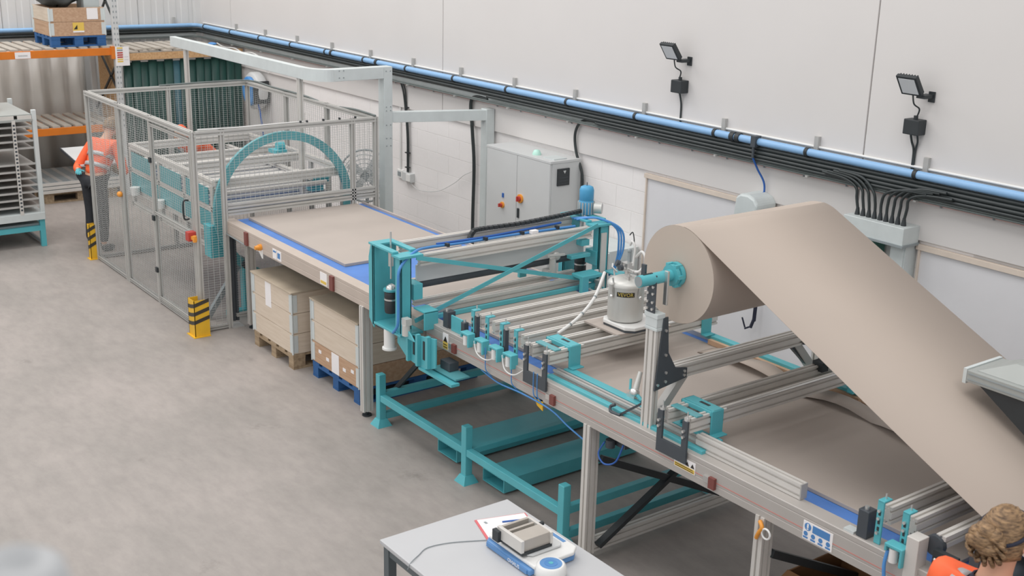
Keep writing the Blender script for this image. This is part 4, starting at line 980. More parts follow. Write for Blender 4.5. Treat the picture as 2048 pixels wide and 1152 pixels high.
# ================================================================== GLUING CARRIAGE
t = thing('gluing_carriage', 'teal and aluminium rectangular carriage frame riding over the near belt', 'machine', (-5.0, 5.2, 1.1))
for y, x1 in ((4.615, -4.2), (5.90, -4.2)):
    part(t, 'long_rail', B().box(-5.56, y-.03, 1.12, x1, y+.03, 1.15), 'teal', bev=.003)
part(t, 'long_profile', B().prof((-5.6, 4.555, 1.125), (-4.2, 4.555, 1.125), .05, .04, 1, 1), 'alud')
part(t, 'front_rail', B().box(-5.6, 4.48, 1.09, -4.2, 4.52, 1.12), 'teal', bev=.003)
part(t, 'far_profile', B().box(-5.5, 5.84, 1.095, -4.2, 5.875, 1.13), 'offcut')
for xa, xb in ((-5.745, -5.575), (-4.475, -4.305)):
    for x in (xa, xb):
        part(t, 'cross_beam', B().prof((x, 4.46, 1.245), (x, 5.98, 1.245), .045, .085, 1, 2), 'alu')
    for y, s in ((4.66, 1), (5.86, 1)):
        part(t, 'bridge_bracket', B().box(xa-.04, y-.03, 1.288, xb+.035, y+.05, 1.30).box(xb+.024, y-.045, 1.15, xb+.036, y+.05, 1.30).box(xb+.024, y-.045, 1.15, xb+.075, y+.05, 1.16).box(xa-.04, y-.05, 1.27, xb+.03, y-.035, 1.30)
             .box(xa-.04, y-.05, 1.15, xa-.03, y+.05, 1.30), 'teal', bev=.004)
        part(t, 'bracket_slot', B().box((xa+xb)/2-.03, y+.0, 1.3, (xa+xb)/2+.045, y+.02, 1.3015), 'black')
    part(t, 'end_clip', B().box(xa-.01, 4.50, 1.287, xb+.03, 4.55, 1.297), 'tealp', bev=.003)
    u = part(t, 'fork_bracket', B().poly([(xa-.03, 4.42, 1.03), (xb+.04, 4.42, 1.03), (xb+.04, 4.42, 1.285), (xb-.002, 4.42, 1.285), (xb-.002, 4.42, 1.115), (xa+.012, 4.42, 1.115), (xa+.012, 4.42, 1.285), (xa-.03, 4.42, 1.285)], (0, .015, 0)), 'dplate', bev=.002, label='black fork shaped bracket')
    for x in (xa-.008, xb+.018):
        for z in (1.19, 1.225, ): part(t, 'bolt', B().cyl((x, 4.42, z), (x, 4.405, z), .009, n=8), 'steel', parent=u)
        part(t, 'clamp_head', B().cyl((x, 4.44, 1.285), (x, 4.44, 1.30), .02, n=10).cyl((x, 4.44, 1.3), (x, 4.44, 1.335), .004, n=6), 'steel', parent=u)
    part(t, 'linear_guide', B().cyl((xb+.02, 4.74, 1.292), (xb+.02, 5.8, 1.292), .008, n=8), 'steel')
part(t, 'far_cable', B().tube(smooth_path([(-4.45, 5.78, 1.29), (-4.42, 5.84, 1.315), (-4.36, 5.86, 1.31), (-4.3, 5.83, 1.31), (-4.27, 5.81, 1.25)]), .008, 6), 'black')
part(t, 'black_clip', B().box(-4.5, 5.74, 1.25, -4.42, 5.80, 1.31), 'black')
# glue gun clipped to the near rail
t = thing('glue_gun', 'silver glue gun clipped upright on the near teal rail', 'glue gun', (-4.94, 4.62, 1.15))
part(t, 'barrel', B().cyl((-4.94, 4.64, 1.17), (-4.96, 4.70, 1.30), .022, .014), 'pot')
part(t, 'body', B().ball((-4.94, 4.64, 1.185), (.035, .03, .028)).box(-4.99, 4.62, 1.15, -4.92, 4.66, 1.17), 'steel')
part(t, 'valve', B().cyl((-4.98, 4.64, 1.19), (-5.0, 4.66, 1.25), .008).cyl((-4.9, 4.63, 1.18), (-4.86, 4.63, 1.16), .012), 'teal')
# plywood, scale, pot
t = thing('plywood_square', 'small plywood square laid across the carriage beams under the scale', 'board', (-5.66, 5.25, 1.288))
part(t, 'sheet', B().poly([(-5.90, 5.03, 1.289), (-5.55, 5.03, 1.289), (-5.50, 5.47, 1.289), (-5.86, 5.49, 1.289)], (0, 0, .012)), 'board')
t = thing('platform_scale', 'white platform scale with cut corners under the pressure pot', 'scale', (-5.66, 5.25, 1.301))
oct_ = [(-.16, -.11), (-.11, -.16), (.11, -.16), (.16, -.11), (.16, .11), (.11, .16), (-.11, .16), (-.16, .11)]
part(t, 'base', B().poly([(-5.66+x*.98, 5.25+y*.98, 1.302) for x, y in oct_], (0, 0, .014)), 'dplate')
part(t, 'platform', B().poly([(-5.66+x, 5.25+y, 1.316) for x, y in oct_], (0, 0, .026)), 'white', bev=.006)
px, py = -5.69, 5.215
t = thing('pressure_pot', 'silver glue pressure pot with clamps, gauges and hoses on a white scale', 'pressure pot', (px, py, 1.343))
part(t, 'tank', B().lathe((px, py, 1.343), [(.10, 0), (.118, .008), (.122, .02), (.122, .225), (.126, .235), (.126, .245)], 36), 'pot')
part(t, 'lid', B().lathe((px, py, 1.588), [(.130, 0), (.130, .014), (.118, .03), (.08, .048), (.03, .055), (0, .055)], 36), 'pot')
for k in range(4):
    a = .035+k*PI/2; u = V((math.cos(a), math.sin(a), 0)); c = V((px, py, 1.56))
    cl = part(t, 'clamp', B().bar(c+u*.13+V((0, 0, -.03)), c+u*.14+V((0, 0, .045)), .022, .014, up=u).bar(c+u*.15+V((0, 0, .045)), c+u*.09+V((0, 0, .055)), .022, .012), 'steel')
    part(t, 'clamp_screw', B().ball(c+u*.135+V((0, 0, -.035)), .014).cyl(c+u*.12+V((0, 0, .05)), c+u*.13+V((0, 0, .095)), .006), 'steel', parent=cl)
part(t, 'manifold', B().cyl((px, py, 1.64), (px, py, 1.72), .018).cyl((px-.07, py, 1.69), (px+.07, py, 1.69), .013).cyl((px, py-.06, 1.70), (px, py+.05, 1.70), .011).box(px-.03, py-.03, 1.70, px+.03, py+.03, 1.74), 'steel', label='chrome manifold')
part(t, 'gauge', B().cyl((px-.05, py-.03, 1.72), (px-.06, py-.05, 1.73), .024).cyl((px+.0, py-.05, 1.71), (px+.0, py-.075, 1.712), .02), 'dplate')
part(t, 'regulator', B().cyl((px-.02, py+.03, 1.74), (px-.02, py+.03, 1.80), .014).ball((px-.02, py+.03, 1.81), .016), 'mgrey')
part(t, 'wing_handle', B().bar((px-.13, py-.02, 1.675), (px-.07, py-.03, 1.66), .01, .01).bar((px-.13, py-.02, 1.675), (px-.14, py-.01, 1.70), .01, .01), 'steel')
part(t, 'clear_hose', B().tube(smooth_path([(px+.06, py, 1.69), (px+.10, py+.02, 1.70), (px+.12, py+.05, 1.77), (px+.07, py+.06, 1.82), (px+.02, py+.05, 1.77)]), .010, 7), 'tube')
part(t, 'clear_hose', B().tube(smooth_path([(px+.03, py+.02, 1.72), (px+.03, py+.03, 1.84), (px+.0, py+.03, 1.88), (px-.02, py+.03, 1.85)]), .008, 7), 'tube')
part(t, 'antenna_wire', B().tube(smooth_path([(px, py+.05, 1.70), (px-.01, py+.06, 1.85), (px-.03, py+.06, 1.93), (px-.05, py+.05, 1.91)]), .004, 5), 'black')
part(t, 'safety_valve', B().cyl((px+.06, py-.04, 1.63), (px+.06, py-.04, 1.68), .010).box(px+.04, py-.05, 1.665, px+.08, py-.03, 1.672), 'steel')
a0 = math.atan2(-py, -px)+(-.02); R = .1235
def wrap(x, y, z):
    a = a0 + x/R
    return V((px+(R+.001+z)*math.cos(a), py+(R+.001+z)*math.sin(a), 1.545+y))
b = B(); vs = []
for i in range(13):
    for zz in (-.016, .016): vs.append(wrap(-.062+.124*i/12, zz, -.0012))
b.add(vs, [(2*i, 2*i+1, 2*i+3, 2*i+2) for i in range(12)], True)
lb = part(t, 'name_label', b, 'labelk', label='black name label')
text_part(t, 'lettering', 'VEVOR', .034, (0, 0, 0), (1, 0, 0), (0, 0, 1), 'labely', parent=lb, wrap=wrap)
HOSEPTS = [(-6.05, 5.33, 1.56), (-5.90, 5.12, 1.455), (-5.85, 4.97, 1.375), (-5.84, 4.86, 1.32), (-5.82, 4.74, 1.285)]
t = thing('clear_hose', 'milky hose looping from the pressure pot down to the carriage bracket', 'hose', (-5.7, 4.9, 1.3))
part(t, 'hose', B().tube(smooth_path(HOSEPTS), .012, 8), 'tube')
for p in HOSEPTS[1:4]:
    part(t, 'hose_tie', B().ball(p, .0145, 8, 5), 'mgrey')

# ================================================================== PAPER ROLL, WEB AND STAND
RC = V((-4.66, 0, 2.0)); RR = .285; Y0, Y1 = 4.66, 5.86
t = thing('paper_roll', 'big roll of brown kraft paper unwinding in a wide sloping sheet', 'paper roll', (-4.66, 5.26, 2.0))
part(t, 'roll', B().cyl((RC.x, Y0, RC.z), (RC.x, Y1, RC.z), RR, n=72, caps=False), 'paper')
for y in (Y0, Y1):
    part(t, 'roll_end', B().cyl((RC.x, y-.0005, RC.z), (RC.x, y+.0005, RC.z), RR-.0005, n=72), 'rollend')
al = math.atan(.463); tx, tz = RC.x+math.sin(al)*(RR+.002), RC.z+math.cos(al)*(RR+.002)
pts = []
for i in range(8):
    a = al-.35+.35*i/7; pts.append((RC.x+math.sin(a)*(RR+.002), RC.z+math.cos(a)*(RR+.002)))
for i in range(1, 25):
    f = i/24; x = tx+(2.36)*f; pts.append((x, tz-.463*(x-tx)-.012*math.sin(PI*f)))
b = B(); vs = []
for x, z in pts: vs += [(x, Y0, z), (x, Y1, z)]
b.add(vs, [(2*i, 2*i+1, 2*i+3, 2*i+2) for i in range(len(pts)-1)], True)
o = part(t, 'paper_web', b, 'paper', label='wide sheet of kraft paper'); md = o.modifiers.new('thick', 'SOLIDIFY'); md.thickness = .0016; md.offset = 0
part(t, 'core', B().cyl((RC.x, Y0-.004, RC.z), (RC.x, Y0+.05, RC.z), .05, n=20), 'rollend')
t = thing('roll_stand', 'aluminium profile stand with black gussets carrying the paper roll', 'stand', (-4.66, 5.2, 1.1))
for y in (4.50, 6.0):
    sgn = 1 if y < 5 else -1
    part(t, 'post', B().prof((-4.66, y, 1.10), (-4.66, y, 1.80), .085, .045, 2, 1, up=(0, 1, 0)), 'alu')
    part(t, 'post_collar', B().box(-4.715, y-.032, 1.775, -4.605, y+.032, 1.806).box(-4.71, y-.028, 1.70, -4.61, y+.028, 1.72).box(-4.708, y-.027, 1.72, -4.612, y+.027, 1.775), 'galv', bev=.004)
    yy = y-sgn*.030 
    hp = part(t, 'head_plate', B().box(-4.70, yy-.004, 1.807, -4.63, yy+.004, 2.03).box(-4.70, yy, 1.807, -4.69, yy+sgn*.05, 1.95), 'dplate', bev=.002)
    for z in (1.83, 1.87, 1.92, 1.96):
        for x in (-4.685, -4.645): part(t, 'bolt', B().cyl((x, yy-sgn*.004, z), (x, yy-sgn*.014, z), .0085, n=8), 'steel', parent=hp)
    part(t, 'clamp_bar', B().box(-4.635, y+sgn*.03, 1.85, -4.605, y+sgn*.045, 2.05), 'steel', bev=.003)
    part(t, 'gusset', B().poly([(-4.612, y+sgn*.022, 1.78), (-4.612, y+sgn*.055, 1.78), (-4.612, y+sgn*.075, 1.56), (-4.612, y+sgn*.14, 1.455), (-4.612, y+sgn*.235, 1.435), (-4.612, y+sgn*.235, 1.375), (-4.612, y-sgn*.02, 1.34)], (.008, 0, 0)), 'dplate', bev=.0015, label='dark gusset plate')
    gb = B()
    for dy, z in ((.04, 1.7), (.05, 1.55), (.06, 1.44), (.0, 1.375), (.06, 1.385), (.21, 1.42), (.21, 1.395)):
        gb.cyl((-4.604, y+sgn*dy, z), (-4.596, y+sgn*dy, z), .009, n=8)
    part(t, 'gusset_bolts', gb, 'steel', stuff=True)
    part(t, 'angled_strut', B().bar((-4.66, y+sgn*.04, 1.14), (-4.66, y+sgn*.26, 1.38), .05, .05, up=(1, 0, 0)), 'alud')
part(t, 'cross_beam', B().prof((-4.65, 4.52, 1.415), (-4.65, 5.98, 1.415), .07, .085, 2, 2), 'alu')
part(t, 'far_cross_brace', B().bar((-4.66, 5.95, 1.15), (-4.66, 5.72, 1.36), .03, .03, up=(1, 0, 0)), 'dplate')
ax = part(t, 'axle', B().cyl((RC.x, 4.36, 2.005), (RC.x, 4.66, 2.005), .034, n=20), 'teal', label='teal axle tube')
part(t, 'axle', B().cyl((RC.x, 5.86, 2.005), (RC.x, 6.12, 2.005), .034, n=20), 'teal', label='teal axle tube')
part(t, 'axle_end', B().cyl((RC.x, 4.357, 2.005), (RC.x, 4.361, 2.005), .030, n=20), 'mgrey', parent=ax)
part(t, 'axle_slot', B().box(RC.x-.006, 4.39, 2.037, RC.x+.006, 4.46, 2.042), 'black', parent=ax)
b = B().cyl((RC.x, 4.60, 2.005), (RC.x, 4.625, 2.005), .062, n=24).cyl((RC.x, 4.63, 2.005), (RC.x, 4.655, 2.005), .072, n=24)
for i in range(6):
    a = 2*PI*i/6; b.cbox((RC.x+.062*math.cos(a), 4.627, 2.005+.062*math.sin(a)), (.022, .05, .022))
part(t, 'chuck', b, 'teal', label='teal core chuck')
part(t, 'lift_lug', B().box(-4.73, 4.44, 2.0, -4.70, 4.455, 2.08).box(-4.70, 4.44, 2.0, -4.64, 4.50, 2.012), 'dplate')
part(t, 'support_rod', B().bar((-4.87, 4.47, 1.105), (-4.70, 4.52, 1.24), .014, .014), 'dplate', label='dark side rod')
part(t, 'hook_handle', B().tube(smooth_path([(-4.86, 4.46, 1.105), (-4.93, 4.45, 1.105), (-4.95, 4.46, 1.13), (-4.92, 4.47, 1.15)]), .010, 6), 'dplate')

# ================================================================== NIP UNIT AT LOWER RIGHT
t = thing('nip_unit', 'infeed nip unit with aluminium post and black plates at lower right', 'machine', (-2.6, 5.1, 1.1))
part(t, 'post', B().box(-2.83, 4.42, 1.02, -2.765, 4.50, 1.245), 'alu', bev=.003)
part(t, 'cross_profile', B().prof((-2.72, 4.52, 1.235), (-2.72, 5.95, 1.235), .05, .06, 1, 1), 'alu')
part(t, 'cross_profile', B().prof((-2.56, 4.56, 1.25), (-2.56, 5.95, 1.25), .06, .07, 1, 1), 'alu')
part(t, 'nip_roller', B().cyl((-2.42, 4.5, 1.15), (-2.42, 5.95, 1.15), .06, n=20), 'dplate')
part(t, 'pulley', B().cyl((-2.74, 4.50, 1.21), (-2.74, 4.53, 1.21), .05), 'dplate')
part(t, 'sensor_plate', B().box(-2.60, 4.44, 1.06, -2.53, 4.46, 1.22), 'paperw', bev=.003, label='white tapered plate')
part(t, 'black_frame', B().box(-2.53, 4.45, 1.02, -2.48, 4.52, 1.30).box(-2.48, 4.45, 1.15, -2.38, 4.50, 1.28), 'dplate', bev=.003)
b = B()
for k in range(10): b.ball((-2.70+.012*(k*7 % 9), 4.46, 1.12+.01*(k*5 % 8)), .008, 8, 5)
part(t, 'knurled_screws', b, 'steel', stuff=True)
part(t, 'screw_block', B().box(-2.72, 4.47, 1.09, -2.60, 4.50, 1.21), 'black')
part(t, 'side_plate', B().box(-2.45, 5.95, 1.1, -2.25, 5.98, 1.4).box(-2.45, 4.5, 1.1, -2.25, 4.53, 1.22), 'dplate')
part(t, 'unseen_shade_housing', B().box(-2.24, 4.55, .55, -1.2, 6.1, 1.0).box(-2.2, 4.55, 1.28, -1.2, 6.1, 1.75), 'dplate', bev=.006)  # out of view, added to block light reaching under the paper web
part(t, 'blue_tube', B().tube(smooth_path([(-2.92, 4.42, 1.13), (-2.92, 4.405, 1.05), (-2.9, 4.40, .95)]), .009, 6), 'bluel')
t = thing('stop_block', 'dark upright block on the rail left of the lower clamp beams', 'bracket', (-3.09, 4.48, 1.1))
part(t, 'block', B().box(-3.13, 4.455, 1.10, -3.07, 4.52, 1.245), 'dplate', bev=.003)
part(t, 'bolt', B().cyl((-3.10, 4.48, 1.245), (-3.10, 4.48, 1.262), .012, n=8), 'steel')
part(t, 'clip', B().box(-3.2, 4.45, 1.10, -3.14, 4.50, 1.112), 'galv')
t = thing('extraction_hood', 'grey extraction hood with round duct over the paper at right edge', 'hood', (-2.7, 5.62, 1.4))
part(t, 'skirt', B().box(-3.18, 5.30, 1.70, -2.2, 5.62, 1.765), 'hoodg', bev=.004)
part(t, 'end_cap', B().box(-3.20, 5.30, 1.69, -3.18, 5.62, 1.77), 'galv')
part(t, 'seam', B().box(-3.17, 5.296, 1.745, -2.2, 5.30, 1.75).box(-3.17, 5.296, 1.715, -2.2, 5.30, 1.72), 'mgrey')
b = B(); 
vs = [(-3.14, 5.33, 1.766), (-2.3, 5.33, 1.766), (-2.3, 5.60, 1.766), (-3.14, 5.60, 1.766), (-2.98, 5.40, 1.84), (-2.55, 5.40, 1.84), (-2.55, 5.55, 1.84), (-2.98, 5.55, 1.84)]
b.add(vs, [(0, 1, 2, 3), (4, 5, 6, 7), (0, 1, 5, 4), (1, 2, 6, 5), (2, 3, 7, 6), (3, 0, 4, 7)])
part(t, 'hood_top', b, 'hoodg')
part(t, 'duct', B().cyl((-2.86, 5.5, 1.83), (-2.86, 5.5, 3.2), .075, n=24), 'mgrey')
part(t, 'duct_collar', B().cyl((-2.86, 5.5, 1.83), (-2.86, 5.5, 1.90), .088, n=24), 'galv')
part(t, 'black_gusset', B().poly([(-3.12, 5.32, 1.70), (-2.72, 5.32, 1.70), (-2.72, 5.32, 1.45)], (0, .02, 0)), 'black')
part(t, 'hanger', B().box(-2.4, 5.58, 1.70, -2.3, 5.62, 3.2), 'galv')

# ================================================================== TEAL STILLAGE ON THE FLOOR
t = thing('stillage', 'teal steel stillage frame with fork channels on the floor under the conveyor', 'stillage', (-6.5, 5.1, 0))
for x in (-7.7, -6.48, -5.36):
    for y in (4.47, 5.86):
        part(t, 'post', B().box(x-.03, y-.03, .03, x+.03, y+.03, .44), 'teal', bev=.004)
        part(t, 'foot', B().add([(x-.065, y-.065, 0), (x+.065, y-.065, 0), (x+.065, y+.065, 0), (x-.065, y+.065, 0), (x-.035, y-.035, .06), (x+.035, y-.035, .06), (x+.035, y+.035, .06), (x-.035, y+.035, .06)],
             [(0, 1, 2, 3), (4, 5, 6, 7), (0, 1, 5, 4), (1, 2, 6, 5), (2, 3, 7, 6), (3, 0, 4, 7)]), 'teal')
for y in (4.47, 5.86):
    for xa, xb in ((-7.67, -6.51), (-6.45, -5.39)):
        part(t, 'long_rail', B().box(xa, y-.025, .215, xb, y+.025, .27), 'teal', bev=.003)
for x in (-7.7, -5.36):
    for z in (.23, .05): part(t, 'end_rail', B().box(x-.025, 4.50, z, x+.025, 5.83, z+.055), 'teal', bev=.003)
for xa, xb in ((-7.0, -6.74), (-6.4, -6.14)):
    part(t, 'fork_channel', B().box(xa, 4.56, .115, xb, 5.86, .122).box(xa, 4.56, .02, xb, 5.86, .027).box(xa, 4.56, .027, xa+.007, 5.86, .115).box(xb-.007, 4.56, .027, xb, 5.86, .115), 'teal')
part(t, 'middle_rail', B().box(-6.505, 4.5, .215, -6.455, 5.83, .26), 'teal', bev=.003)

# ================================================================== WORK TABLE
t = thing('work_table', 'grey topped work table with dark metal legs in the foreground', 'table', (-4.15, 3.26, 0))
part(t, 'tabletop', B().box(-4.92, 2.84, .725, -3.38, 3.68, .75), 'tabletop', bev=.004)
for x in (-4.88, -3.42):
    for y in (2.88, 3.64): part(t, 'leg', B().box(x-.025, y-.025, 0, x+.025, y+.025, .725), 'limb', bev=.002)
for x in (-4.88, -3.42): part(t, 'apron', B().box(x-.02, 2.88, .67, x+.02, 3.64, .725), 'limb')
for y in (2.88, 3.64): part(t, 'apron', B().box(-4.88, y-.02, .67, -3.42, y+.02, .725), 'limb')
t = thing('clipboard', 'red edged clipboard with white paper on the work table', 'clipboard', (-4.68, 3.47, .751))
part(t, 'board', B().poly([(-4.81, 3.375, .7505), (-4.725, 3.66, .7505), (-4.50, 3.60, .7505), (-4.57, 3.30, .7505)], (0, 0, .004)), 'pinke', bev=.001)
part(t, 'paper', B().poly([(-4.80, 3.385, .755), (-4.72, 3.65, .755), (-4.515, 3.59, .755), (-4.585, 3.32, .755)], (0, 0, .0015)), 'paperw')
part(t, 'mark', B().box(-4.76, 3.40, .7565, -4.735, 3.415, .757).box(-4.64, 3.36, .7565, -4.615, 3.375, .757), 'mgrey')
single('pen', B().cyl((-4.70, 3.485, .761), (-4.655, 3.60, .761), .0045, n=8), 'blue', 'blue pen lying on the clipboard paper', 'pen', (-4.68, 3.54, .757))
t = thing('bench_scale', 'white and blue bench scale with round dial on the work table', 'scale', (-4.33, 3.43, .751))
part(t, 'lower_body', B().poly([(-4.57, 3.30, .752), (-4.545, 3.27, .752), (-4.17, 3.27, .752), (-4.17, 3.56, .752), (-4.21, 3.60, .752), (-4.52, 3.60, .752), (-4.57, 3.56, .752)], (0, 0, .035)), 'scaleb', bev=.008)
part(t, 'upper_body', B().poly([(-4.575, 3.315, .787), (-4.55, 3.29, .787), (-4.16, 3.29, .787), (-4.16, 3.55, .787), (-4.20, 3.60, .787), (-4.52, 3.60, .787), (-4.575, 3.56, .787)], (0, 0, .022)), 'white', bev=.008)
part(t, 'side_stripe', B().box(-4.54, 3.265, .757, -4.19, 3.271, .78), 'scaleb')
part(t, 'blue_strip', B().poly([(-4.44, 3.565, .809), (-4.27, 3.565, .809), (-4.27, 3.585, .809), (-4.44, 3.585, .809)], (0, 0, .002)), 'scaleb')
part(t, 'pan', B().poly([(-4.54, 3.32, .812), (-4.255, 3.32, .812), (-4.235, 3.34, .812), (-4.235, 3.52, .812), (-4.255, 3.54, .812), (-4.54, 3.54, .812)], (0, 0, .012)), 'lgrey', bev=.003)
text_part(t, 'lettering', 'OHAUS', .03, (-4.30, 3.2645, .768), (1, 0, 0), (0, 0, 1), 'paperw')
DX = -4.125
dial = part(t, 'dial_housing', B().lathe((DX, 3.37, .752), [(.075, 0), (.082, .02), (.075, .06), (.066, .066)], 28).box(-4.19, 3.30, .752, -4.10, 3.45, .79), 'white', label='round white dial housing')
part(t, 'dial_face', B().cyl((DX, 3.37, .817), (DX, 3.37, .820), .057, n=28), 'scaleb', parent=dial)
part(t, 'dial_ring', B().cyl((DX, 3.37, .8195), (DX, 3.37, .8212), .034, n=24), 'bstick', parent=dial)
part(t, 'dial_hub', B().cyl((DX, 3.37, .8205), (DX, 3.37, .8226), .012, n=16), 'teal', parent=dial)
t = thing('steel_fixture', 'slotted steel block fixture standing on the bench scale pan', 'fixture', (-4.36, 3.39, .825))
part(t, 'block', B().box(-4.36, 3.28, .838, -4.26, 3.47, .905), 'steelg', bev=.003)
part(t, 'slot_shade_fill', B().box(-4.45, 3.295, .84, -4.36, 3.465, .872), 'dplate')  # dark box standing in for the shade between the bars
part(t, 'block', B().box(-4.46, 3.295, .84, -4.443, 3.47, .902), 'steelg'); part(t, 'block', B().box(-4.408, 3.295, .84, -4.392, 3.47, .898), 'steelg')
part(t, 'end_bar', B().box(-4.46, 3.275, .84, -4.25, 3.295, .908), 'alu', bev=.002); part(t, 'end_bar', B().box(-4.46, 3.465, .84, -4.25, 3.48, .905), 'alu', bev=.002)
part(t, 'base_plate', B().box(-4.46, 3.28, .8245, -4.25, 3.475, .84), 'black')
part(t, 'knob', B().box(-4.475, 3.255, .83, -4.425, 3.28, .89).cyl((-4.40, 3.48, .87), (-4.40, 3.53, .875), .012), 'black')
single('thin_cable', B().tube(smooth_path([(-4.57, 3.34, .756), (-4.62, 3.25, .754), (-4.68, 3.12, .754), (-4.70, 3.0, .754), (-4.66, 2.92, .754), (-4.62, 2.85, .754), (-4.62, 2.83, .72)]), .0025, 5), 'mgrey', 'thin grey cable trailing from bench scale over the table edge', 'cable', (-4.6, 3.1, .754))
# carton under the conveyor
t = thing('cardboard_box', 'open brown cardboard box on the floor under the near conveyor end', 'box', (-3.45, 5.05, 0))
part(t, 'walls', B().box(-3.8, 4.82, 0, -3.79, 5.3, .46).box(-3.11, 4.82, 0, -3.1, 5.3, .46).box(-3.79, 4.82, 0, -3.11, 4.83, .46).box(-3.79, 5.29, 0, -3.11, 5.3, .46), 'carton')
part(t, 'bottom', B().box(-3.79, 4.83, .0, -3.11, 5.29, .01), 'cartonin')
part(t, 'flap', B().poly([(-3.8, 4.82, .46), (-3.1, 4.82, .46), (-3.1, 4.70, .40), (-3.8, 4.70, .40)], (0, 0, .006)), 'carton')

# ================================================================== PEOPLE
def skin_mesh(name, verts, edges, m, t, parent=None, sub=2, label=None, root=0):
    me = bpy.data.meshes.new('skeleton'); me.from_pydata([V(v[0]) for v in verts], edges, [])
    o = bpy.data.objects.new('skeleton', me); COL.objects.link(o)
    md = o.modifiers.new('skin', 'SKIN'); md.use_smooth_shade = True
    for i, v in enumerate(verts):
        r = v[1]; me.skin_vertices[0].data[i].radius = r if isinstance(r, tuple) else (r, r)
        me.skin_vertices[0].data[i].use_root = (i == root)
    s = o.modifiers.new('sub', 'SUBSURF'); s.levels = sub; s.render_levels = sub
    dg = bpy.context.evaluated_depsgraph_get(); dg.update()
    out = bpy.data.meshes.new_from_object(o.evaluated_get(dg)); out.name = name
    bpy.data.objects.remove(o); bpy.data.meshes.remove(me)
    for p in out.polygons: p.use_smooth = True
    for v in out.vertices: v.co -= ORG[t]
    out.materials.clear(); out.materials.append(M[m])
    ob = bpy.data.objects.new(name, out); COL.objects.link(ob); ob.parent = parent or t
    if label: ob['label'] = label
    return ob
def person(loc, face, lab, H=1.7, lean=0.0, arms='down', gloves=None, hair_bun=False, vest=True, trouser='dcloth', head_yaw=0, head_pitch=0, collar=None, hands=None, straps=True, hood=False):
    """standing figure, faces angle `face` (radians), built in local axes: x right, y forward"""
    t = thing('person', lab, 'person', loc)
    L = V(loc); k = H/1.7
    rt = V((math.sin(face), -math.cos(face), 0)); fw = V((math.cos(face), math.sin(face), 0))
    def W(x, y, z): return L + rt*x*k + fw*y*k + V((0, 0, z*k))
    hip = .92
    def T_(x, y, z):                       # torso point, leaned about the hip
        dz = z-hip; c, s = math.cos(lean), math.sin(lean)
        return W(x, y*c+dz*s, hip+dz*c-y*s)
    sh = [T_(-.19, 0, 1.40), T_(.19, 0, 1.40)]
    el, wr = [], []
    for i, sx in enumerate((-1, 1)):
        if hands: 
            w_ = V(hands[i]); mid = (sh[i]+w_)/2; d = (w_-sh[i]); need = max(0.0, (.29*k)**2-(d.length/2)**2)**.5
            el.append(mid+(V((0, 0, -1))*.8+rt*sx*.5-fw*.3).normalized()*need); wr.append(w_)
        else:
            el.append(T_(sx*.24, -.02, 1.12)); wr.append(T_(sx*.25, .08, .88))
    chest, waist, pel = T_(0, 0, 1.30), T_(0, .0, 1.10), W(0, 0, .95)
    neck, hb, ht = T_(0, .0, 1.46), T_(0, .03, 1.55), T_(0, .03, 1.63)
    kn = [W(-.1, .02, .5), W(.1, .02, .5)]; an = [W(-.11, -.02, .09), W(.11, -.02, .09)]; hp = [W(-.09, 0, .90), W(.09, 0, .90)]
    r = lambda a: a*k
    body = [(pel, r(.10)), (waist, (r(.12), r(.09))), (chest, (r(.14), r(.10))), (neck, r(.05)), (hb, r(.062)), (ht, r(.07)),
            (sh[0], r(.055)), (el[0], r(.042)), (wr[0], r(.030)), (sh[1], r(.055)), (el[1], r(.042)), (wr[1], r(.030)),
            (hp[0], r(.085)), (kn[0], r(.058)), (an[0], r(.04)), (hp[1], r(.085)), (kn[1], r(.058)), (an[1], r(.04))]
    ed = [(0, 1), (1, 2), (2, 3), (3, 4), (4, 5), (2, 6), (6, 7), (7, 8), (2, 9), (9, 10), (10, 11), (0, 12), (12, 13), (13, 14), (0, 15), (15, 16), (16, 17)]
    bd = skin_mesh('body', body, ed, 'skin', t)
    # head with face
    hy = face+head_yaw; hf = V((math.cos(hy)*math.cos(head_pitch), math.sin(hy)*math.cos(head_pitch), math.sin(head_pitch))); hr = V((math.sin(hy), -math.cos(hy), 0)); hu = hr.cross(hf)
    hc = (hb*.3+ht*.7)+hu*.015
    b = B(); n, m = 20, 14; vs = []
    for i in range(m+1):
        ph = PI*i/m; z = math.cos(ph)
        for q in range(n):
            a = 2*PI*q/n; x = math.sin(ph)*math.cos(a)*.076; y = math.sin(ph)*math.sin(a)*.096
            if z < -.2: x *= 1-.25*(-z-.2); y = y*(1-.15*(-z-.2))+.012
            vs.append(hc+(hr*x+hf*y+hu*z*.115)*k)
    b.add(vs, [(i*n+q, i*n+(q+1) % n, (i+1)*n+(q+1) % n, (i+1)*n+q) for i in range(m) for q in range(n)], True)
    hd = part(t, 'head', b, 'skin')
    def H_(x, y, z): return hc+(hr*x+hf*y+hu*z)*k
    part(t, 'nose', B().tube([H_(0, .092, .02), H_(0, .106, -.012), H_(0, .112, -.024), H_(0, .095, -.032)], [.007, .011, .013, .009], 8), 'skin', parent=hd)
    for sx in (-1, 1):
        part(t, 'eye', B().ball(H_(sx*.032, .083, .012), .011, 8, 6), 'paperw', parent=hd)
        part(t, 'pupil', B().ball(H_(sx*.032, .092, .012), .005, 6, 4), 'black', parent=hd)
        part(t, 'ear', B().ball(H_(sx*.077, -.0, .0), (.012, .018, .03), 8, 6), 'skin', parent=hd)
    part(t, 'mouth', B().tube([H_(-.022, .086, -.055), H_(0, .094, -.054), H_(.022, .086, -.055)], .005, 6), 'redl', parent=hd)
    # hair shell
    b = B(); vs = []
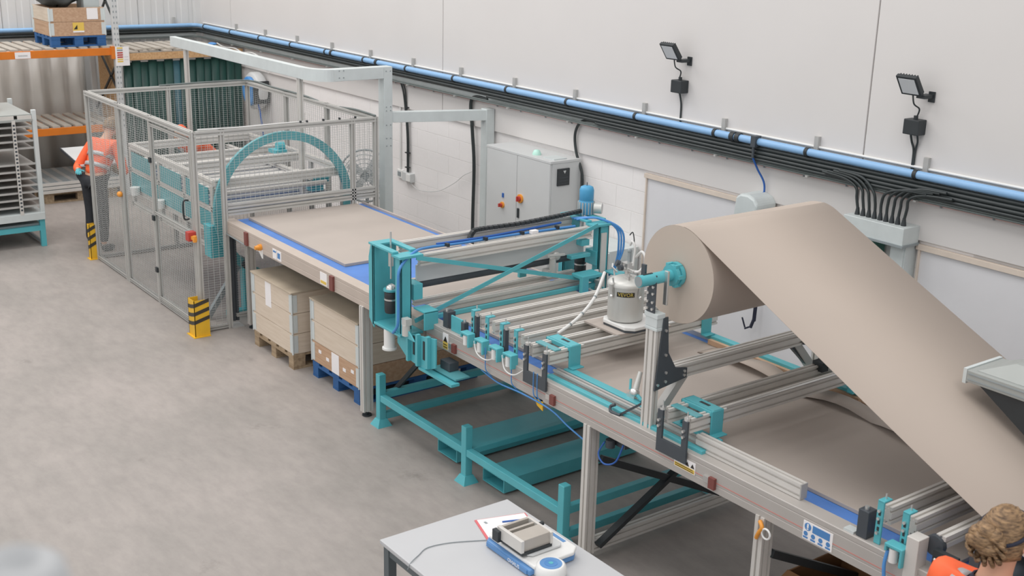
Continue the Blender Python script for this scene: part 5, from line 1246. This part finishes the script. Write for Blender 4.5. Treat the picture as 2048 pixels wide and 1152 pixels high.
    for i in range(m+1):
        ph = PI*i/m
        for q in range(n):
            a = 2*PI*q/n; z = math.cos(ph); front = math.sin(a)*math.sin(ph)
            g_ = 1.10+.02*math.sin(7*a+3*i)
            if front > .25 and z < .55: g_ = .80
            if z < -.55: g_ = .80
            vs.append(hc+(hr*math.sin(ph)*math.cos(a)*.078*g_+hf*(math.sin(ph)*math.sin(a)*.098*g_-.006)+hu*(z*.118*g_+.004))*k)
    b.add(vs, [(i*n+q, i*n+(q+1) % n, (i+1)*n+(q+1) % n, (i+1)*n+q) for i in range(m) for q in range(n)], True)
    hh = part(t, 'hood' if hood else 'hair', b, 'hiviz' if hood else 'hair')
    if hair_bun:
        b = B(); c0 = H_(.0, -.115, .035); 
        for j in range(9):
            a = 2*PI*j/9; b.ball(c0+(hr*math.cos(a)*.035+hu*math.sin(a)*.035-hf*.01*(j % 3))*k, (.036, .036, .032), 10, 7)
        b.ball(c0-hf*.02, .045, 12, 8)
        part(t, 'bun', b, 'hair', parent=hh)
        b = B().tube([H_(.088*math.cos(a), .10*math.sin(a)-.008, .045+.035*math.sin(a)) for a in [2*PI*i/24 for i in range(25)]], .008, 6)
        part(t, 'hair_band', b, 'navy', parent=hh)
        for j in range(14):
            a = j*.45; st = [H_(.06*math.cos(a), -.1, .05*math.sin(a)), H_(.075*math.cos(a+.3), -.12, .07*math.sin(a+.3)), H_(.05*math.cos(a+.7), -.155, .06*math.sin(a+.7)+.02)]
            part(t, 'hair_lock', B().tube(smooth_path(st, 4), [.012]*3+[.01]*3+[.007]*3, 6), 'hair', parent=hh)
    # clothing
    jk = [(pel-V((0, 0, .02)), (r(.155), r(.125))), (waist, (r(.15), r(.12))), (chest, (r(.165), r(.125))), (T_(0, 0, 1.43), (r(.085), r(.075))),
          (sh[0], r(.073)), (el[0], r(.06)), (wr[0]*.85+el[0]*.15, r(.048)), (sh[1], r(.073)), (el[1], r(.06)), (wr[1]*.85+el[1]*.15, r(.048))]
    jd = skin_mesh('hi_vis_jacket' if vest else 'shirt', jk, [(0, 1), (1, 2), (2, 3), (2, 4), (4, 5), (5, 6), (2, 7), (7, 8), (8, 9)], 'hiviz' if vest else 'navy', t)
    tr = [(W(0, 0, .97), (r(.135), r(.105))), (hp[0], r(.10)), (kn[0], r(.075)), (an[0]+V((0, 0, .02)), r(.06)), (hp[1], r(.10)), (kn[1], r(.075)), (an[1]+V((0, 0, .02)), r(.06))]
    skin_mesh('trousers', tr, [(0, 1), (1, 2), (2, 3), (0, 4), (4, 5), (5, 6)], trouser, t)
    for i in (0, 1):
        x = (-.11, .11)[i]
        sh_ = [(W(x, -.05, .05), r(.045)), (W(x, .06, .045), r(.045)), (W(x, .15, .035), r(.034))]
        skin_mesh('shoe', sh_, [(0, 1), (1, 2)], 'black', t, sub=1)
        # hand: palm, four fingers, thumb
        d = (wr[i]-el[i]).normalized(); sx = (-1, 1)[i]; side = (fw - d*fw.dot(d)).normalized(); nrm = d.cross(side)
        hv = [(wr[i], r(.026)), (wr[i]+d*.06*k, (r(.018), r(.034)))]; he = [(0, 1)]
        for f in range(4):
            o0 = wr[i]+d*.085*k+side*(.027-.018*f)*k; ln = (.062, .07, .065, .05)[f]*k
            j = len(hv); hv += [(o0, r(.0105)), (o0+(d*.55+nrm*.18*sx)*ln, r(.0095)), (o0+(d*.85+nrm*.5*sx)*ln, r(.008))]; he += [(1, j), (j, j+1), (j+1, j+2)]
        j = len(hv); o0 = wr[i]+d*.04*k+side*.034*k; hv += [(o0, r(.012)), (o0+(d*.6+side*.7)*.03*k, r(.011)), (o0+(d*1.2+side*.8)*.045*k, r(.009))]; he += [(0, j), (j, j+1), (j+1, j+2)]
        skin_mesh('glove' if gloves else 'hand', hv, he, gloves or 'skin', t, sub=1)
    if vest:   # reflective bands around the chest and over the shoulder
        for z, rx, ry in ((1.06, .168, .138), (1.20, .178, .14)):
            ps = [T_(rx*math.cos(a), ry*math.sin(a), z) for a in [2*PI*q/28 for q in range(29)]]
            b = B(); vs = []
            for p in ps: vs += [p, p+(T_(0, 0, 1.2)-T_(0, 0, 1.15))]
            b.add(vs, [(2*q, 2*q+1, 2*q+3, 2*q+2) for q in range(28)], True)
            o = part(t, 'reflective_band', b, 'refl', parent=jd); md = o.modifiers.new('thick', 'SOLIDIFY'); md.thickness = .003
        for sx in ((-1, 1) if straps else ()):
            ps = [T_(sx*.10, -.145, 1.12), T_(sx*.10, -.14, 1.3), T_(sx*.10, -.105, 1.40), T_(sx*.10, -.02, 1.452), T_(sx*.10, .08, 1.40), T_(sx*.10, .135, 1.3), T_(sx*.10, .145, 1.12)]
            ps = smooth_path(ps, 4); b = B(); vs = []
            for p in ps: vs += [p-rt*.025, p+rt*.025]
            b.add(vs, [(2*q, 2*q+1, 2*q+3, 2*q+2) for q in range(len(ps)-1)], True)
            o = part(t, 'reflective_band', b, 'refl', parent=jd); md = o.modifiers.new('thick', 'SOLIDIFY'); md.thickness = .003
    if collar:
        part(t, 'collar', B().lathe(T_(0, -.01, 1.41), [(.11, 0), (.085, .03), (.07, .06), (.062, .06), (.075, .02)], 18, (T_(0, 0, 1.5)-T_(0, 0, 1.4))), collar)
    return t
person((-2.14, 3.91, 0), PI/2, 'person in orange hi-vis and navy collar with brown hair bun at lower right', 1.77, .07, hair_bun=True, collar='navy',
       hands=[(-2.42, 4.36, 1.13), (-1.92, 4.36, 1.13)])
person((-14.05, 4.27, 0), math.radians(118), 'person in orange hi-vis and teal gloves at the rear fence corner', 1.62, .50, gloves='teal', hands=[(-14.16, 4.13, .98), (-14.0, 4.62, .98)], straps=False, head_pitch=-.6)
person((-14.45, 5.86, 0), math.radians(-60), 'stooping person in orange hi-vis hood behind the fenced cell, mostly hidden', 1.60, .85, hood=True)
t = thing('metal_sheet', 'thin grey metal sheet held by the person at the rear fence corner', 'panel', (-14.6, 4.4, 1.0))
part(t, 'sheet', B().poly([(-14.22, 4.18, 1.0), (-14.10, 4.62, 1.0), (-15.1, 4.62, 1.06), (-15.1, 4.22, 1.06)], (0, 0, .02)), 'lgrey')
part(t, 'dark_edge', B().bar((-14.22, 4.17, 1.01), (-15.1, 4.21, 1.07), .012, .03), 'dplate')

# ================================================================== NEAR RAILING POST
t = thing('railing_post', 'blurred white rounded cap of a railing post at lower left', 'post', (-.68, .14, 0))
part(t, 'post', B().cyl((-.68, .14, 0), (-.68, .14, 3.46), .014), 'mgrey')
part(t, 'cap', B().lathe((-.68, .14, 3.462), [(.014, 0), (.03, .01), (.036, .035), (.03, .06), (.018, .068), (.012, .06), (0, .058)], 24), 'capg')
